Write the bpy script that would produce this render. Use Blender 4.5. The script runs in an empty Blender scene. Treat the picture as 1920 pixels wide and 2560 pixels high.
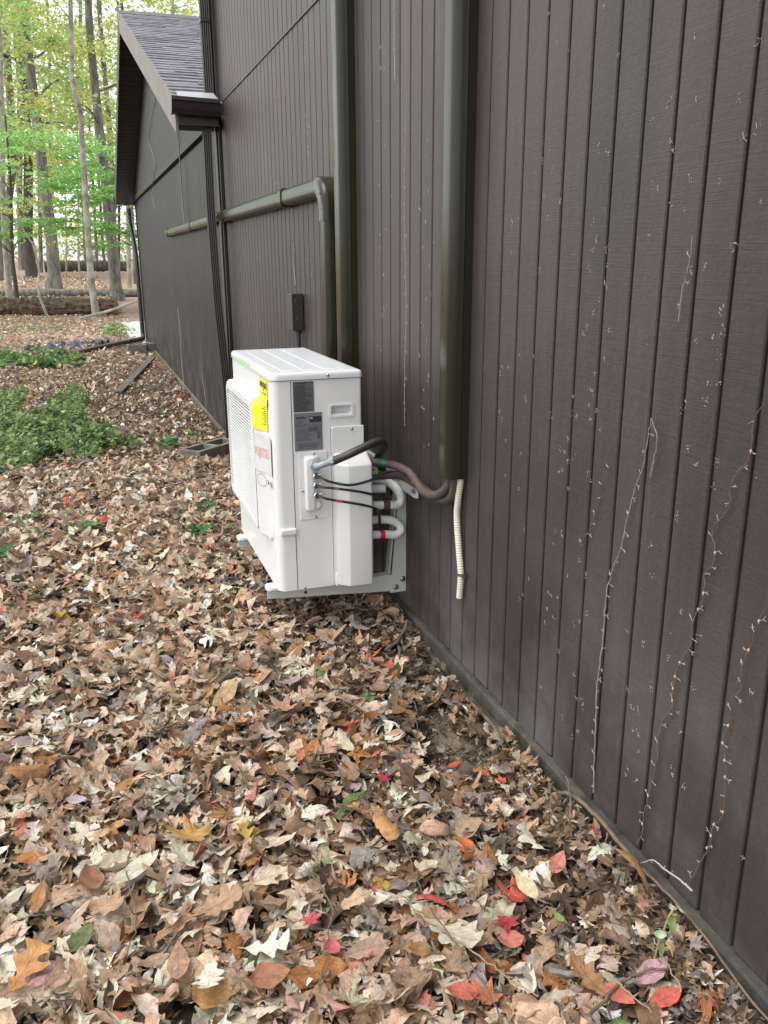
import bpy, bmesh, math, random
import numpy as np
from mathutils import Vector, Matrix

random.seed(7)
RS = np.random.RandomState(11)
scene = bpy.context.scene
COL = scene.collection

# ------------------------------------------------------------------ camera
CAM_LOC = Vector((-1.1005, 0.0, 1.4243))
yaw, pitch, roll = math.radians(18.957), math.radians(16.692), math.radians(-0.279)
fwd = Vector((math.sin(yaw) * math.cos(pitch), math.cos(yaw) * math.cos(pitch), -math.sin(pitch)))
rgt = Vector((math.cos(yaw), -math.sin(yaw), 0.0))
upv = rgt.cross(fwd)
r2 = math.cos(roll) * rgt + math.sin(roll) * upv
u2 = -math.sin(roll) * rgt + math.cos(roll) * upv
cam_data = bpy.data.cameras.new("camera")
cam = bpy.data.objects.new("camera", cam_data)
COL.objects.link(cam)
cam.matrix_world = Matrix(((r2.x, u2.x, -fwd.x, CAM_LOC.x), (r2.y, u2.y, -fwd.y, CAM_LOC.y),
                           (r2.z, u2.z, -fwd.z, CAM_LOC.z), (0, 0, 0, 1)))
cam_data.sensor_fit = 'VERTICAL'
cam_data.sensor_height = 36.0
cam_data.sensor_width = 27.0
cam_data.lens = 2131.46 / 2560.0 * 36.0
cam_data.clip_start = 0.05
cam_data.clip_end = 1000.0
scene.camera = cam

# ------------------------------------------------------------------ sky, sun, exposure
SUN_DIR = Vector((-0.42, -0.02, 0.90)).normalized()
world = bpy.data.worlds.new("World")
scene.world = world
world.use_nodes = True
wn = world.node_tree.nodes
wl = world.node_tree.links
wn.clear()
w_out = wn.new("ShaderNodeOutputWorld")
w_bg = wn.new("ShaderNodeBackground")
w_sky = wn.new("ShaderNodeTexSky")
w_sky.sky_type = 'NISHITA'
w_sky.sun_disc = False
w_sky.sun_elevation = math.asin(SUN_DIR.z)
w_sky.sun_rotation = math.atan2(SUN_DIR.x, SUN_DIR.y)
w_sky.air_density = 1.0
w_sky.dust_density = 1.2
w_sky.ozone_density = 1.0
w_hs = wn.new("ShaderNodeHueSaturation")       # overcast: the blue is veiled by cloud
w_hs.inputs["Saturation"].default_value = 0.12
wl.new(w_sky.outputs[0], w_hs.inputs["Color"])
wl.new(w_hs.outputs[0], w_bg.inputs["Color"])
w_bg.inputs["Strength"].default_value = 0.15
wl.new(w_bg.outputs[0], w_out.inputs["Surface"])

sun_data = bpy.data.lights.new("sun", 'SUN')
sun_data.energy = 0.8
sun_data.angle = math.radians(40)
sun_data.color = (1.0, 0.97, 0.93)
sun = bpy.data.objects.new("sun", sun_data)
COL.objects.link(sun)
sun.rotation_euler = SUN_DIR.to_track_quat('Z', 'Y').to_euler()

scene.view_settings.view_transform = 'Standard'
scene.view_settings.look = 'None'
scene.view_settings.gamma = 1.0
scene.view_settings.use_curve_mapping = False
scene.view_settings.exposure = 1.55
scene.render.engine = 'CYCLES'
scene.cycles.use_denoising = True
scene.cycles.max_bounces = 6
scene.cycles.transparent_max_bounces = 8

# ------------------------------------------------------------------ helpers
WL = {}


def tag(o, label=None, cat=None, group=None, kind=None):
    if label: o["label"] = label
    if cat: o["category"] = cat
    if group: o["group"] = group
    if kind: o["kind"] = kind
    return o


def attach(o, parent):
    if parent is not None:
        o.parent = parent
        o.matrix_parent_inverse = Matrix.Translation(-WL[parent.name])
    return o


def link(name, mesh, loc=(0, 0, 0), parent=None):
    o = bpy.data.objects.new(name, mesh)
    COL.objects.link(o)
    o.location = loc
    WL[o.name] = Vector(loc)
    return attach(o, parent)


def empty(name, loc):
    return link(name, None, loc)


class MB:
    def __init__(s):
        s.v = []; s.f = []

    def box(s, x0, x1, y0, y1, z0, z1):
        n = len(s.v)
        s.v += [(x0, y0, z0), (x1, y0, z0), (x1, y1, z0), (x0, y1, z0), (x0, y0, z1), (x1, y0, z1), (x1, y1, z1), (x0, y1, z1)]
        s.f += [tuple(n + i for i in q) for q in ((0, 3, 2, 1), (4, 5, 6, 7), (0, 1, 5, 4), (1, 2, 6, 5), (2, 3, 7, 6), (3, 0, 4, 7))]
        return s

    def poly(s, pts):
        n = len(s.v); s.v += [tuple(p) for p in pts]; s.f.append(tuple(range(n, n + len(pts)))); return s

    def prism(s, a, b):
        """closed solid between two matching rings"""
        n = len(s.v); m = len(a)
        s.v += [tuple(p) for p in a] + [tuple(p) for p in b]
        s.f.append(tuple(range(n + m - 1, n - 1, -1))); s.f.append(tuple(range(n + m, n + 2 * m)))
        for i in range(m):
            j = (i + 1) % m
            s.f.append((n + i, n + j, n + m + j, n + m + i))
        return s

    def tube(s, pts, rad, seg=10, caps=True, jit=0.0, rnd=None):
        pts = [Vector(p) for p in pts]
        if not hasattr(rad, '__len__'): rad = [rad] * len(pts)
        n0 = len(s.v); ref = None
        for i, p in enumerate(pts):
            t = (pts[min(i + 1, len(pts) - 1)] - pts[max(i - 1, 0)])
            t = t.normalized() if t.length > 1e-9 else Vector((0, 0, 1))
            if ref is None:
                ref = Vector((1, 0, 0)) if abs(t.x) < .8 else Vector((0, 1, 0))
            a = (ref - t * ref.dot(t)).normalized(); b = t.cross(a); ref = a
            for k in range(seg):
                an = 2 * math.pi * k / seg
                r = rad[i] * (1 + (rnd.uniform(-jit, jit) if rnd else 0))
                q = p + a * (math.cos(an) * r) + b * (math.sin(an) * r)
                s.v.append(tuple(q))
        for i in range(len(pts) - 1):
            for k in range(seg):
                k2 = (k + 1) % seg
                s.f.append((n0 + i * seg + k, n0 + i * seg + k2, n0 + (i + 1) * seg + k2, n0 + (i + 1) * seg + k))
        if caps:
            s.f.append(tuple(n0 + k for k in range(seg - 1, -1, -1)))
            e = n0 + (len(pts) - 1) * seg
            s.f.append(tuple(e + k for k in range(seg)))
        return s

    def build(s, name, mat, parent=None, smooth=False, bevel=0.0, bseg=2, ang=35):
        v = np.array(s.v, float)
        lo, hi = v.min(0), v.max(0)
        c = np.array([(lo[0] + hi[0]) / 2, (lo[1] + hi[1]) / 2, lo[2]])
        me = bpy.data.meshes.new(name)
        me.from_pydata((v - c).tolist(), [], s.f)
        bm = bmesh.new(); bm.from_mesh(me)
        bmesh.ops.recalc_face_normals(bm, faces=bm.faces)
        if bevel > 0:
            es = [e for e in bm.edges if len(e.link_faces) == 2 and e.calc_face_angle(0) > math.radians(ang)]
            bmesh.ops.bevel(bm, geom=es, offset=bevel, segments=bseg, profile=0.5, affect='EDGES', clamp_overlap=True)
        bm.to_mesh(me); bm.free()
        if smooth:
            for p in me.polygons: p.use_smooth = True
            try:
                me.set_sharp_from_angle(angle=math.radians(40))
            except Exception:
                pass
        me.materials.append(mat)
        return link(name, me, tuple(c), parent)


def spline(pts, n=8):
    """Catmull-Rom through the points"""
    P = [Vector(p) for p in pts]
    P = [P[0] * 2 - P[1]] + P + [P[-1] * 2 - P[-2]]
    out = []
    for i in range(1, len(P) - 2):
        a, b, c, d = P[i - 1], P[i], P[i + 1], P[i + 2]
        for k in range(n):
            t = k / n
            out.append(0.5 * ((2 * b) + (c - a) * t + (2 * a - 5 * b + 4 * c - d) * t * t + (3 * b - a - 3 * c + d) * t ** 3))
    out.append(P[-2])
    return out


# ------------------------------------------------------------------ materials
def new_mat(name):
    m = bpy.data.materials.new(name); m.use_nodes = True
    nt = m.node_tree
    b = nt.nodes["Principled BSDF"]
    return m, nt, b


def N(nt, t, **kw):
    n = nt.nodes.new(t)
    for k, v in kw.items():
        if k in n.inputs: n.inputs[k].default_value = v
        else: setattr(n, k, v)
    return n


def pos_map(nt, scale=(1, 1, 1), obj=False):
    if obj:
        t = N(nt, "ShaderNodeTexCoord"); src = t.outputs["Object"]
    else:
        g = N(nt, "ShaderNodeNewGeometry"); src = g.outputs["Position"]
    mp = N(nt, "ShaderNodeMapping"); mp.inputs["Scale"].default_value = scale
    nt.links.new(src, mp.inputs["Vector"])
    return mp.outputs[0]


def ramp(nt, fac, stops):
    r = N(nt, "ShaderNodeValToRGB")
    e = r.color_ramp.elements
    while len(e) < len(stops): e.new(0.5)
    for i, (p, c) in enumerate(stops):
        e[i].position = p; e[i].color = (*c, 1) if len(c) == 3 else c
    nt.links.new(fac, r.inputs[0])
    return r.outputs[0]


def mix(nt, fac, a, b, mode='MIX'):
    m = N(nt, "ShaderNodeMix"); m.data_type = 'RGBA'; m.blend_type = mode
    for sock, v in ((m.inputs[0], fac), (m.inputs[6], a), (m.inputs[7], b)):
        if isinstance(v, (int, float)): sock.default_value = v
        elif isinstance(v, tuple): sock.default_value = (*v, 1)
        else: nt.links.new(v, sock)
    return m.outputs[2]


def math_(nt, op, a, b=0.0, c=0.0):
    m = N(nt, "ShaderNodeMath"); m.operation = op
    for i, v in enumerate((a, b, c)):
        if isinstance(v, (int, float)): m.inputs[i].default_value = v
        else: nt.links.new(v, m.inputs[i])
    return m.outputs[0]


def bump(nt, b, h, strength=0.3, dist=0.01, prev=None):
    bn = N(nt, "ShaderNodeBump"); bn.inputs["Strength"].default_value = strength; bn.inputs["Distance"].default_value = dist
    nt.links.new(h, bn.inputs["Height"])
    if prev is not None: nt.links.new(prev, bn.inputs["Normal"])
    nt.links.new(bn.outputs[0], b.inputs["Normal"])
    return bn.outputs[0]


def simple(name, c1, c2=None, rough=0.6, scale=8.0, bmp=0.0, bdist=0.003, spec=0.5, metal=0.0, stretch=(1, 1, 1), rvar=0.0):
    m, nt, b = new_mat(name)
    c2 = c2 or tuple(x * 0.82 for x in c1)
    v = pos_map(nt, stretch)
    n = N(nt, "ShaderNodeTexNoise", Scale=scale, Detail=6.0, Roughness=0.6)
    nt.links.new(v, n.inputs["Vector"])
    nt.links.new(ramp(nt, n.outputs[0], [(0.3, c2), (0.7, c1)]), b.inputs["Base Color"])
    b.inputs["Roughness"].default_value = rough
    b.inputs["Specular IOR Level"].default_value = spec
    b.inputs["Metallic"].default_value = metal
    if rvar:
        nt.links.new(math_(nt, 'MULTIPLY_ADD', n.outputs[0], rvar, rough - rvar / 2), b.inputs["Roughness"])
    if bmp:
        n2 = N(nt, "ShaderNodeTexNoise", Scale=scale * 6, Detail=5.0)
        nt.links.new(v, n2.inputs["Vector"])
        bump(nt, b, n2.outputs[0], bmp, bdist)
    return m


def siding_mat(name, base, red=0.5, pale=1.0):
    m, nt, b = new_mat(name)
    v = pos_map(nt)
    oi = N(nt, "ShaderNodeObjectInfo")
    big = N(nt, "ShaderNodeTexNoise", Scale=1.1, Detail=5.0, Roughness=0.6); nt.links.new(v, big.inputs["Vector"])
    c = ramp(nt, big.outputs[0], [(0.32, tuple(x * 0.66 for x in base)), (0.7, tuple(x * 1.32 for x in base))])
    # weathered reddish stain showing through the paint high on the wall
    sp = N(nt, "ShaderNodeSeparateXYZ"); nt.links.new(v, sp.inputs[0])
    stn = N(nt, "ShaderNodeTexNoise", Scale=0.9, Detail=4.0, Roughness=0.65); nt.links.new(pos_map(nt, (1, 1.7, 0.8)), stn.inputs["Vector"])
    rm = ramp(nt, stn.outputs[0], [(0.44, (0, 0, 0)), (0.60, (1, 1, 1))])
    zr = N(nt, "ShaderNodeMapRange"); zr.inputs[1].default_value = 1.3; zr.inputs[2].default_value = 2.1
    nt.links.new(sp.outputs[2], zr.inputs[0])
    rfac = math_(nt, 'MULTIPLY', math_(nt, 'MULTIPLY', rm, zr.outputs[0]), red)
    c = mix(nt, rfac, c, (base[0] * 1.55, base[1] * 0.98, base[2] * 0.95))
    # vertical drip streaks
    st = N(nt, "ShaderNodeTexNoise", Scale=1.0, Detail=4.0); nt.links.new(pos_map(nt, (1, 26, 0.7)), st.inputs["Vector"])
    c = mix(nt, 0.35, c, ramp(nt, st.outputs[0], [(0.3, (0.55, 0.55, 0.55)), (0.7, (1.3, 1.3, 1.3))]), 'MULTIPLY')
    # chalky splash-back bloom with a shape of its own near the bottom
    zb = N(nt, "ShaderNodeMapRange"); zb.inputs[1].default_value = 0.85; zb.inputs[2].default_value = 0.05
    nt.links.new(sp.outputs[2], zb.inputs[0])
    pn = N(nt, "ShaderNodeTexNoise", Scale=2.6, Detail=6.0, Roughness=0.62); nt.links.new(v, pn.inputs["Vector"])
    pf = math_(nt, 'MULTIPLY', ramp(nt, pn.outputs[0], [(0.42, (0, 0, 0)), (0.72, (1, 1, 1))]), zb.outputs[0])
    c = mix(nt, math_(nt, 'MULTIPLY', pf, 0.5 * pale), c, (0.125, 0.118, 0.112))
    # per board tone
    c = mix(nt, 1.0, c, math_(nt, 'MULTIPLY_ADD', oi.outputs["Random"], 0.16, 0.92), 'MULTIPLY')
    # fine flecks
    fl = N(nt, "ShaderNodeTexNoise", Scale=160.0, Detail=2.0); nt.links.new(v, fl.inputs["Vector"])
    c = mix(nt, 0.3, c, ramp(nt, fl.outputs[0], [(0.35, (0.6, 0.6, 0.6)), (0.7, (1.35, 1.35, 1.35))]), 'MULTIPLY')
    nt.links.new(c, b.inputs["Base Color"])
    b.inputs["Roughness"].default_value = 0.5
    b.inputs["Specular IOR Level"].default_value = 0.42
    # rough-sawn marks running across the boards
    tilt = N(nt, "ShaderNodeMapping"); tilt.inputs["Rotation"].default_value = (math.radians(1.2), 0, 0); tilt.inputs["Scale"].default_value = (1, 5, 330)
    nt.links.new(v, tilt.inputs["Vector"])
    saw = N(nt, "ShaderNodeTexNoise", Scale=1.0, Detail=4.0, Roughness=0.7); nt.links.new(tilt.outputs[0], saw.inputs["Vector"])
    bn = bump(nt, b, saw.outputs[0], 0.42, 0.002)
    # relief shading of the saw marks, painted into the colour
    c = mix(nt, 0.2, c, ramp(nt, saw.outputs[0], [(0.36, (0.62, 0.62, 0.62)), (0.66, (1.35, 1.35, 1.35))]), 'MULTIPLY')
    nt.links.new(c, b.inputs["Base Color"])
    pit = N(nt, "ShaderNodeTexNoise", Scale=55.0, Detail=3.0); nt.links.new(v, pit.inputs["Vector"])
    bump(nt, b, pit.outputs[0], 0.35, 0.003, bn)
    return m


def leaf_mat(name, trans=0.22, vein=True, rough=0.62, spec=0.3):
    m, nt, b = new_mat(name)
    at = N(nt, "ShaderNodeAttribute"); at.attribute_name = "Col"
    c = at.outputs["Color"]
    v = pos_map(nt)
    n = N(nt, "ShaderNodeTexNoise", Scale=48.0, Detail=6.0, Roughness=0.65); nt.links.new(v, n.inputs["Vector"])
    c = mix(nt, 0.75, c, ramp(nt, n.outputs[0], [(0.3, (0.5, 0.46, 0.42)), (0.62, (1.2, 1.2, 1.2))]), 'MULTIPLY')
    if vein:
        uv = N(nt, "ShaderNodeUVMap"); uv.uv_map = "UVMap"
        s = N(nt, "ShaderNodeSeparateXYZ"); nt.links.new(uv.outputs[0], s.inputs[0])
        ax = math_(nt, 'ABSOLUTE', s.outputs[0])
        mid = math_(nt, 'LESS_THAN', ax, 0.018)
        w = math_(nt, 'FRACT', math_(nt, 'MULTIPLY', math_(nt, 'SUBTRACT', s.outputs[1], math_(nt, 'MULTIPLY', ax, 0.9)), 8.0))
        side = math_(nt, 'MULTIPLY', math_(nt, 'LESS_THAN', w, 0.09), 0.55)
        vf = math_(nt, 'MAXIMUM', mid, side)
        c = mix(nt, math_(nt, 'MULTIPLY', vf, 0.5), c, mix(nt, 1.0, c, (0.62, 0.56, 0.5), 'MULTIPLY'))
        wr = N(nt, "ShaderNodeTexNoise", Scale=95.0, Detail=4.0, Roughness=0.6, Distortion=1.2); nt.links.new(v, wr.inputs["Vector"])
        bump(nt, b, math_(nt, 'SUBTRACT', math_(nt, 'ADD', n.outputs[0], math_(nt, 'MULTIPLY', wr.outputs[0], 0.8)), math_(nt, 'MULTIPLY', vf, 0.6)), 0.9, 0.004)
    g = N(nt, "ShaderNodeNewGeometry")
    c2 = mix(nt, 0.35, c, (0.42, 0.36, 0.29)) if vein else c
    if vein:
        c = mix(nt, g.outputs["Backfacing"], c, c2)
    nt.links.new(c, b.inputs["Base Color"])
    b.inputs["Roughness"].default_value = rough
    b.inputs["Specular IOR Level"].default_value = spec
    tr = N(nt, "ShaderNodeBsdfTranslucent"); nt.links.new(c, tr.inputs[0])
    ms = N(nt, "ShaderNodeMixShader"); ms.inputs[0].default_value = trans
    nt.links.new(b.outputs[0], ms.inputs[1]); nt.links.new(tr.outputs[0], ms.inputs[2])
    nt.links.new(ms.outputs[0], nt.nodes["Material Output"].inputs[0])
    return m


M = {}
M['siding'] = siding_mat('brown_siding', (0.0405, 0.0325, 0.0282), red=0.4, pale=1.7)
M['groove'] = simple('groove_brown', (0.030, 0.024, 0.021), rough=0.8)
M['trim'] = simple('trim_brown', (0.033, 0.026, 0.024), (0.024, 0.019, 0.017), rough=0.5, scale=5, bmp=0.2)
M['gutter'] = simple('gutter_brown', (0.030, 0.020, 0.017), rough=0.35, scale=5)
M['rake'] = simple('rake_taupe', (0.19, 0.165, 0.14), (0.13, 0.115, 0.10), rough=0.6, scale=3, bmp=0.15)
M['spout'] = simple('downspout_brown', (0.046, 0.038, 0.035), (0.036, 0.03, 0.028), rough=0.4, scale=4)
M['skirt'] = simple('mossy_board', (0.070, 0.066, 0.052), (0.017, 0.015, 0.012), rough=0.88, scale=17, bmp=0.5, bdist=0.006)
M['footing'] = simple('concrete_footing', (0.20, 0.19, 0.165), (0.09, 0.09, 0.075), rough=0.9, scale=7, bmp=0.6, bdist=0.006)
M['found'] = simple('yellowed_foundation', (0.17, 0.14, 0.095), (0.055, 0.048, 0.036), rough=0.9, scale=5, bmp=0.5, bdist=0.006)
M['cover'] = simple('olive_vinyl', (0.0235, 0.0225, 0.0120), (0.0195, 0.0185, 0.0098), rough=0.22, scale=3, spec=0.24)
M['cover_join'] = simple('brown_vinyl', (0.03, 0.027, 0.021), rough=0.25, scale=3)
M['white'] = simple('white_powder_coat', (0.655, 0.658, 0.646), (0.625, 0.628, 0.615), rough=0.34, scale=3)
M['white_lid'] = simple('lid_reflection_white', (0.575, 0.585, 0.597), (0.55, 0.56, 0.57), rough=0.25, scale=3)  # casing white lowered and blued: reflection on the top painted into the colour
M['white_frame'] = simple('white_guard_plastic', (0.66, 0.664, 0.66), rough=0.4, scale=3)
M['grey_coil'] = simple('grey_coil', (0.10, 0.102, 0.106), (0.06, 0.062, 0.065), rough=0.6, scale=60)
M['seam'] = simple('dark_seam', (0.06, 0.06, 0.06), rough=0.8)
M['label'] = simple('grey_label', (0.155, 0.158, 0.17), (0.14, 0.143, 0.155), rough=0.4, scale=20)
M['label_dark'] = simple('dark_grey_label', (0.10, 0.10, 0.107), (0.09, 0.09, 0.097), rough=0.4, scale=20)
M['ink'] = simple('black_ink', (0.02, 0.02, 0.022), rough=0.5)
M['ink_pale'] = simple('pale_ink', (0.55, 0.55, 0.56), rough=0.5)
M['ink_mid'] = simple('soft_ink', (0.055, 0.055, 0.065), rough=0.5)
M['ink_red'] = simple('glare_paled_red', (0.66, 0.34, 0.30), rough=0.5)  # lettering red paled, glare painted into the colour
M['badge'] = simple('silver_badge', (0.60, 0.605, 0.605), rough=0.35, scale=5)  # badge lightened for the same painted glare
M['yellow'] = simple('yellow_sticker', (0.66, 0.63, 0.02), (0.64, 0.60, 0.02), rough=0.5)
M['green_tape'] = simple('green_sticker', (0.32, 0.78, 0.28), rough=0.5)
M['bracket'] = simple('bracket_paint', (0.47, 0.49, 0.465), (0.43, 0.445, 0.42), rough=0.4, scale=8)
M['steel'] = simple('zinc_steel', (0.55, 0.56, 0.58), (0.35, 0.36, 0.38), rough=0.3, metal=1.0, scale=40)
M['conduit_grey'] = simple('grey_fitting', (0.30, 0.33, 0.37), (0.25, 0.28, 0.31), rough=0.4, scale=30)
M['black'] = simple('black_rubber', (0.016, 0.016, 0.017), rough=0.35)
M['black_brown'] = simple('dark_brown_conduit', (0.035, 0.027, 0.024), (0.026, 0.02, 0.018), rough=0.4, scale=30)
M['brown_wrap'] = simple('brown_tape_wrap', (0.095, 0.066, 0.053), (0.055, 0.038, 0.03), rough=0.5, scale=40, bmp=0.9, bdist=0.004)
M['white_foam'] = simple('white_foam_insulation', (0.80, 0.80, 0.785), (0.62, 0.62, 0.61), rough=0.7, scale=26, bmp=0.8, bdist=0.004)
M['cream'] = simple('cream_hose', (0.60, 0.565, 0.45), (0.54, 0.505, 0.40), rough=0.5, scale=20)
M['red_tape'] = simple('red_tape', (0.62, 0.03, 0.025), rough=0.35)
M['pink_tape'] = simple('faded_pink_tape', (0.33, 0.16, 0.14), rough=0.5)
M['teal_tape'] = simple('green_tape', (0.012, 0.11, 0.085), rough=0.3)
M['brown_tape'] = simple('brown_tape', (0.10, 0.05, 0.04), rough=0.5)
M['box_brown'] = simple('box_brown', (0.030, 0.022, 0.017), rough=0.45, scale=20)
M['box_side'] = simple('box_side_brown', (0.042, 0.036, 0.031), (0.032, 0.027, 0.023), rough=0.5, scale=8)
M['soffit'] = simple('soffit_brown', (0.022, 0.016, 0.014), rough=0.6)
M['shingle'] = simple('grey_shingle', (0.20, 0.192, 0.215), (0.10, 0.096, 0.108), rough=0.6, scale=12, bmp=0.5, bdist=0.003, spec=0.45)
M['flash'] = simple('grey_flashing', (0.36, 0.36, 0.385), rough=0.5, scale=6)
M['block'] = simple('concrete_block', (0.19, 0.18, 0.15), (0.10, 0.095, 0.08), rough=0.95, scale=14, bmp=0.8, bdist=0.006)
M['plank'] = simple('weathered_plank', (0.115, 0.108, 0.085), (0.055, 0.052, 0.042), rough=0.85, scale=6, bmp=0.6, bdist=0.004, stretch=(1, 1, 1))
M['tarp'] = simple('blue_tarp', (0.022, 0.032, 0.060), (0.006, 0.008, 0.016), rough=0.35, scale=6)
M['drain'] = simple('brown_drain_pipe', (0.075, 0.062, 0.055), rough=0.5)
M['slab'] = simple('pale_concrete', (0.50, 0.50, 0.49), (0.40, 0.40, 0.39), rough=0.9, scale=3)
M['vine'] = simple('dried_vine', (0.30, 0.24, 0.18), (0.15, 0.11, 0.08), rough=0.8, scale=50)
M['vine_dark'] = simple('dark_vine', (0.13, 0.095, 0.07), (0.07, 0.05, 0.04), rough=0.8, scale=50)
M['tendril'] = simple('pale_tendril', (0.42, 0.375, 0.33), (0.27, 0.235, 0.2), rough=0.8, scale=80)
M['bud'] = simple('tan_bud', (0.50, 0.30, 0.19), (0.4, 0.26, 0.17), rough=0.8, scale=80)
M['stick'] = simple('brown_stick', (0.17, 0.115, 0.075), (0.09, 0.06, 0.04), rough=0.85, scale=40, bmp=0.5)
M['stick_grey'] = simple('grey_stick', (0.28, 0.27, 0.24), (0.12, 0.11, 0.095), rough=0.85, scale=40, bmp=0.5)
M['straw'] = simple('straw_stem', (0.33, 0.25, 0.155), (0.2, 0.145, 0.09), rough=0.7, scale=40)
M['leaf'] = leaf_mat('fallen_leaf')
M['foliage'] = leaf_mat('tree_foliage', trans=0.5, vein=False, rough=0.5)
M['plantleaf'] = leaf_mat('plant_leaf', trans=0.35, vein=False, rough=0.5, spec=0.15)
M['bark'] = simple('grey_bark', (0.24, 0.225, 0.195), (0.05, 0.045, 0.038), rough=0.9, scale=9, bmp=0.9, bdist=0.03, stretch=(1, 1, 0.25))
M['bark_pale'] = simple('pale_bark', (0.42, 0.40, 0.34), (0.17, 0.16, 0.13), rough=0.85, scale=9, bmp=0.4, bdist=0.01, stretch=(1, 1, 0.5))
M['bark_moss'] = simple('mossy_bark', (0.42, 0.39, 0.33), (0.07, 0.075, 0.04), rough=0.9, scale=4, bmp=0.6, bdist=0.02)
M['bark_dark'] = simple('dark_bark', (0.09, 0.075, 0.062), (0.045, 0.038, 0.032), rough=0.9, scale=7, bmp=0.8, bdist=0.03, stretch=(1, 1, 0.3))
M['log'] = simple('rotten_log', (0.30, 0.21, 0.13), (0.02, 0.014, 0.01), rough=0.95, scale=9, bmp=1.0, bdist=0.08, stretch=(0.45, 1, 2.2))
M['hay'] = simple('dry_grass', (0.38, 0.29, 0.16), (0.25, 0.18, 0.1), rough=0.95, scale=6)


def ground_mat():
    m, nt, b = new_mat('forest_floor')
    v = pos_map(nt)
    n1 = N(nt, "ShaderNodeTexNoise", Scale=9.0, Detail=8.0, Roughness=0.7); nt.links.new(v, n1.inputs["Vector"])
    c = ramp(nt, n1.outputs[0], [(0.3, (0.028, 0.018, 0.012)), (0.55, (0.060, 0.040, 0.026)), (0.75, (0.11, 0.08, 0.055))])
    vo = N(nt, "ShaderNodeTexVoronoi", Scale=85.0); nt.links.new(v, vo.inputs["Vector"])
    c = mix(nt, 0.35, c, mix(nt, 1.0, ramp(nt, vo.outputs["Color"], [(0.2, (0.3, 0.28, 0.25)), (0.9, (1.9, 1.7, 1.5))]), c, 'MULTIPLY'))
    # sandy soil scratched bare beside the wall
    for (x, y, r) in ((-0.13, 2.12, 0.13), (-0.18, 1.95, 0.10), (-0.10, 2.62, 0.12)):
        d = N(nt, "ShaderNodeVectorMath"); d.operation = 'DISTANCE'; nt.links.new(v, d.inputs[0]); d.inputs[1].default_value = (x, y, 0.02)
        dn = math_(nt, 'ADD', d.outputs["Value"], math_(nt, 'MULTIPLY', math_(nt, 'SUBTRACT', n1.outputs[0], 0.5), 0.22))
        mr = N(nt, "ShaderNodeMapRange"); mr.inputs[1].default_value = r; mr.inputs[2].default_value = r * 0.55
        nt.links.new(dn, mr.inputs[0])
        c = mix(nt, math_(nt, 'MULTIPLY', mr.outputs[0], 0.85), c, ramp(nt, n1.outputs[0], [(0.3, (0.17, 0.13, 0.085)), (0.7, (0.29, 0.235, 0.16))]))
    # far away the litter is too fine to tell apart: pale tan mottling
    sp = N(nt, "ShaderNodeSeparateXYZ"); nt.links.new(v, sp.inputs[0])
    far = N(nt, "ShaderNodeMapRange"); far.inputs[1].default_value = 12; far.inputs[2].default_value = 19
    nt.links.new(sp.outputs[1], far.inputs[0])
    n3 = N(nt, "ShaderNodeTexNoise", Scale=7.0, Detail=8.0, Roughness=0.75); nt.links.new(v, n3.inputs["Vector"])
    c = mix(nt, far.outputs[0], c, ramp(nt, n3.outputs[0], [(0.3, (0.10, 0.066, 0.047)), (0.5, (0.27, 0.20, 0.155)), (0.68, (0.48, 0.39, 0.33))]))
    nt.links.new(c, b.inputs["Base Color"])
    b.inputs["Roughness"].default_value = 0.95
    b.inputs["Specular IOR Level"].default_value = 0.2
    n2 = N(nt, "ShaderNodeTexNoise", Scale=60.0, Detail=6.0, Roughness=0.7); nt.links.new(v, n2.inputs["Vector"])
    bump(nt, b, n2.outputs[0], 1.0, 0.02)
    return m


M['ground'] = ground_mat()


# ------------------------------------------------------------------ ground
def sst(a, b, t):
    k = np.clip((t - a) / (b - a), 0, 1)
    return k * k * (3 - 2 * k)


def gz(x, y):
    x = np.asarray(x, float); y = np.asarray(y, float)
    z = 0.012 - 0.135 * sst(3.5, 9, y) + 0.018 * np.clip(y - 23, 0, 57)
    near = 1 - sst(10, 18, y)
    z = z + near * (0.014 * np.sin(x * 5.1 + 1.3) * np.cos(y * 4.3) + 0.010 * np.sin(x * 11.0 + y * 7.0) + 0.006 * np.sin(y * 17 - x * 9))
    z = z + 0.05 * sst(-6, -30, x) * 10 * 0.2
    return z


xs = np.unique(np.round(np.concatenate([np.linspace(-130, -12, 22), np.linspace(-12, -3, 26), np.arange(-3, 0.26, 0.05), np.linspace(0.5, 12, 14), np.linspace(12, 130, 22)]), 4))
ys = np.unique(np.round(np.concatenate([np.linspace(-40, 0, 14), np.arange(0, 8, 0.05), np.linspace(8, 26, 60), np.linspace(26, 90, 50), np.linspace(90, 260, 20)]), 4))
gx, gy = np.meshgrid(xs, ys)
gzv = gz(gx, gy)
gv = np.stack([gx.ravel(), gy.ravel(), gzv.ravel()], 1)
nx, ny = len(xs), len(ys)
ii = (np.arange(ny - 1)[:, None] * nx + np.arange(nx - 1)[None, :]).ravel()
gf = np.stack([ii, ii + 1, ii + nx + 1, ii + nx], 1)
gme = bpy.data.meshes.new("ground")
gme.from_pydata(gv.tolist(), [], gf.tolist())
for p in gme.polygons: p.use_smooth = True
gme.materials.append(M['ground'])
ground = link("ground", gme)
tag(ground, kind="structure", label="dark brown leaf-strewn soil of the yard and woods")

# ------------------------------------------------------------------ the house
S = 0.1016
G0 = 1.2864                      # y of one siding groove
ZB, ZJ = 0.10, 2.497             # bottom of the siding and the sheet joint
WALL_END = 7.0
house = empty("house", (0.0, 7.0, 0.0))
tag(house, "dark brown wooden house clad in vertical grooved boards", "house")

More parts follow.
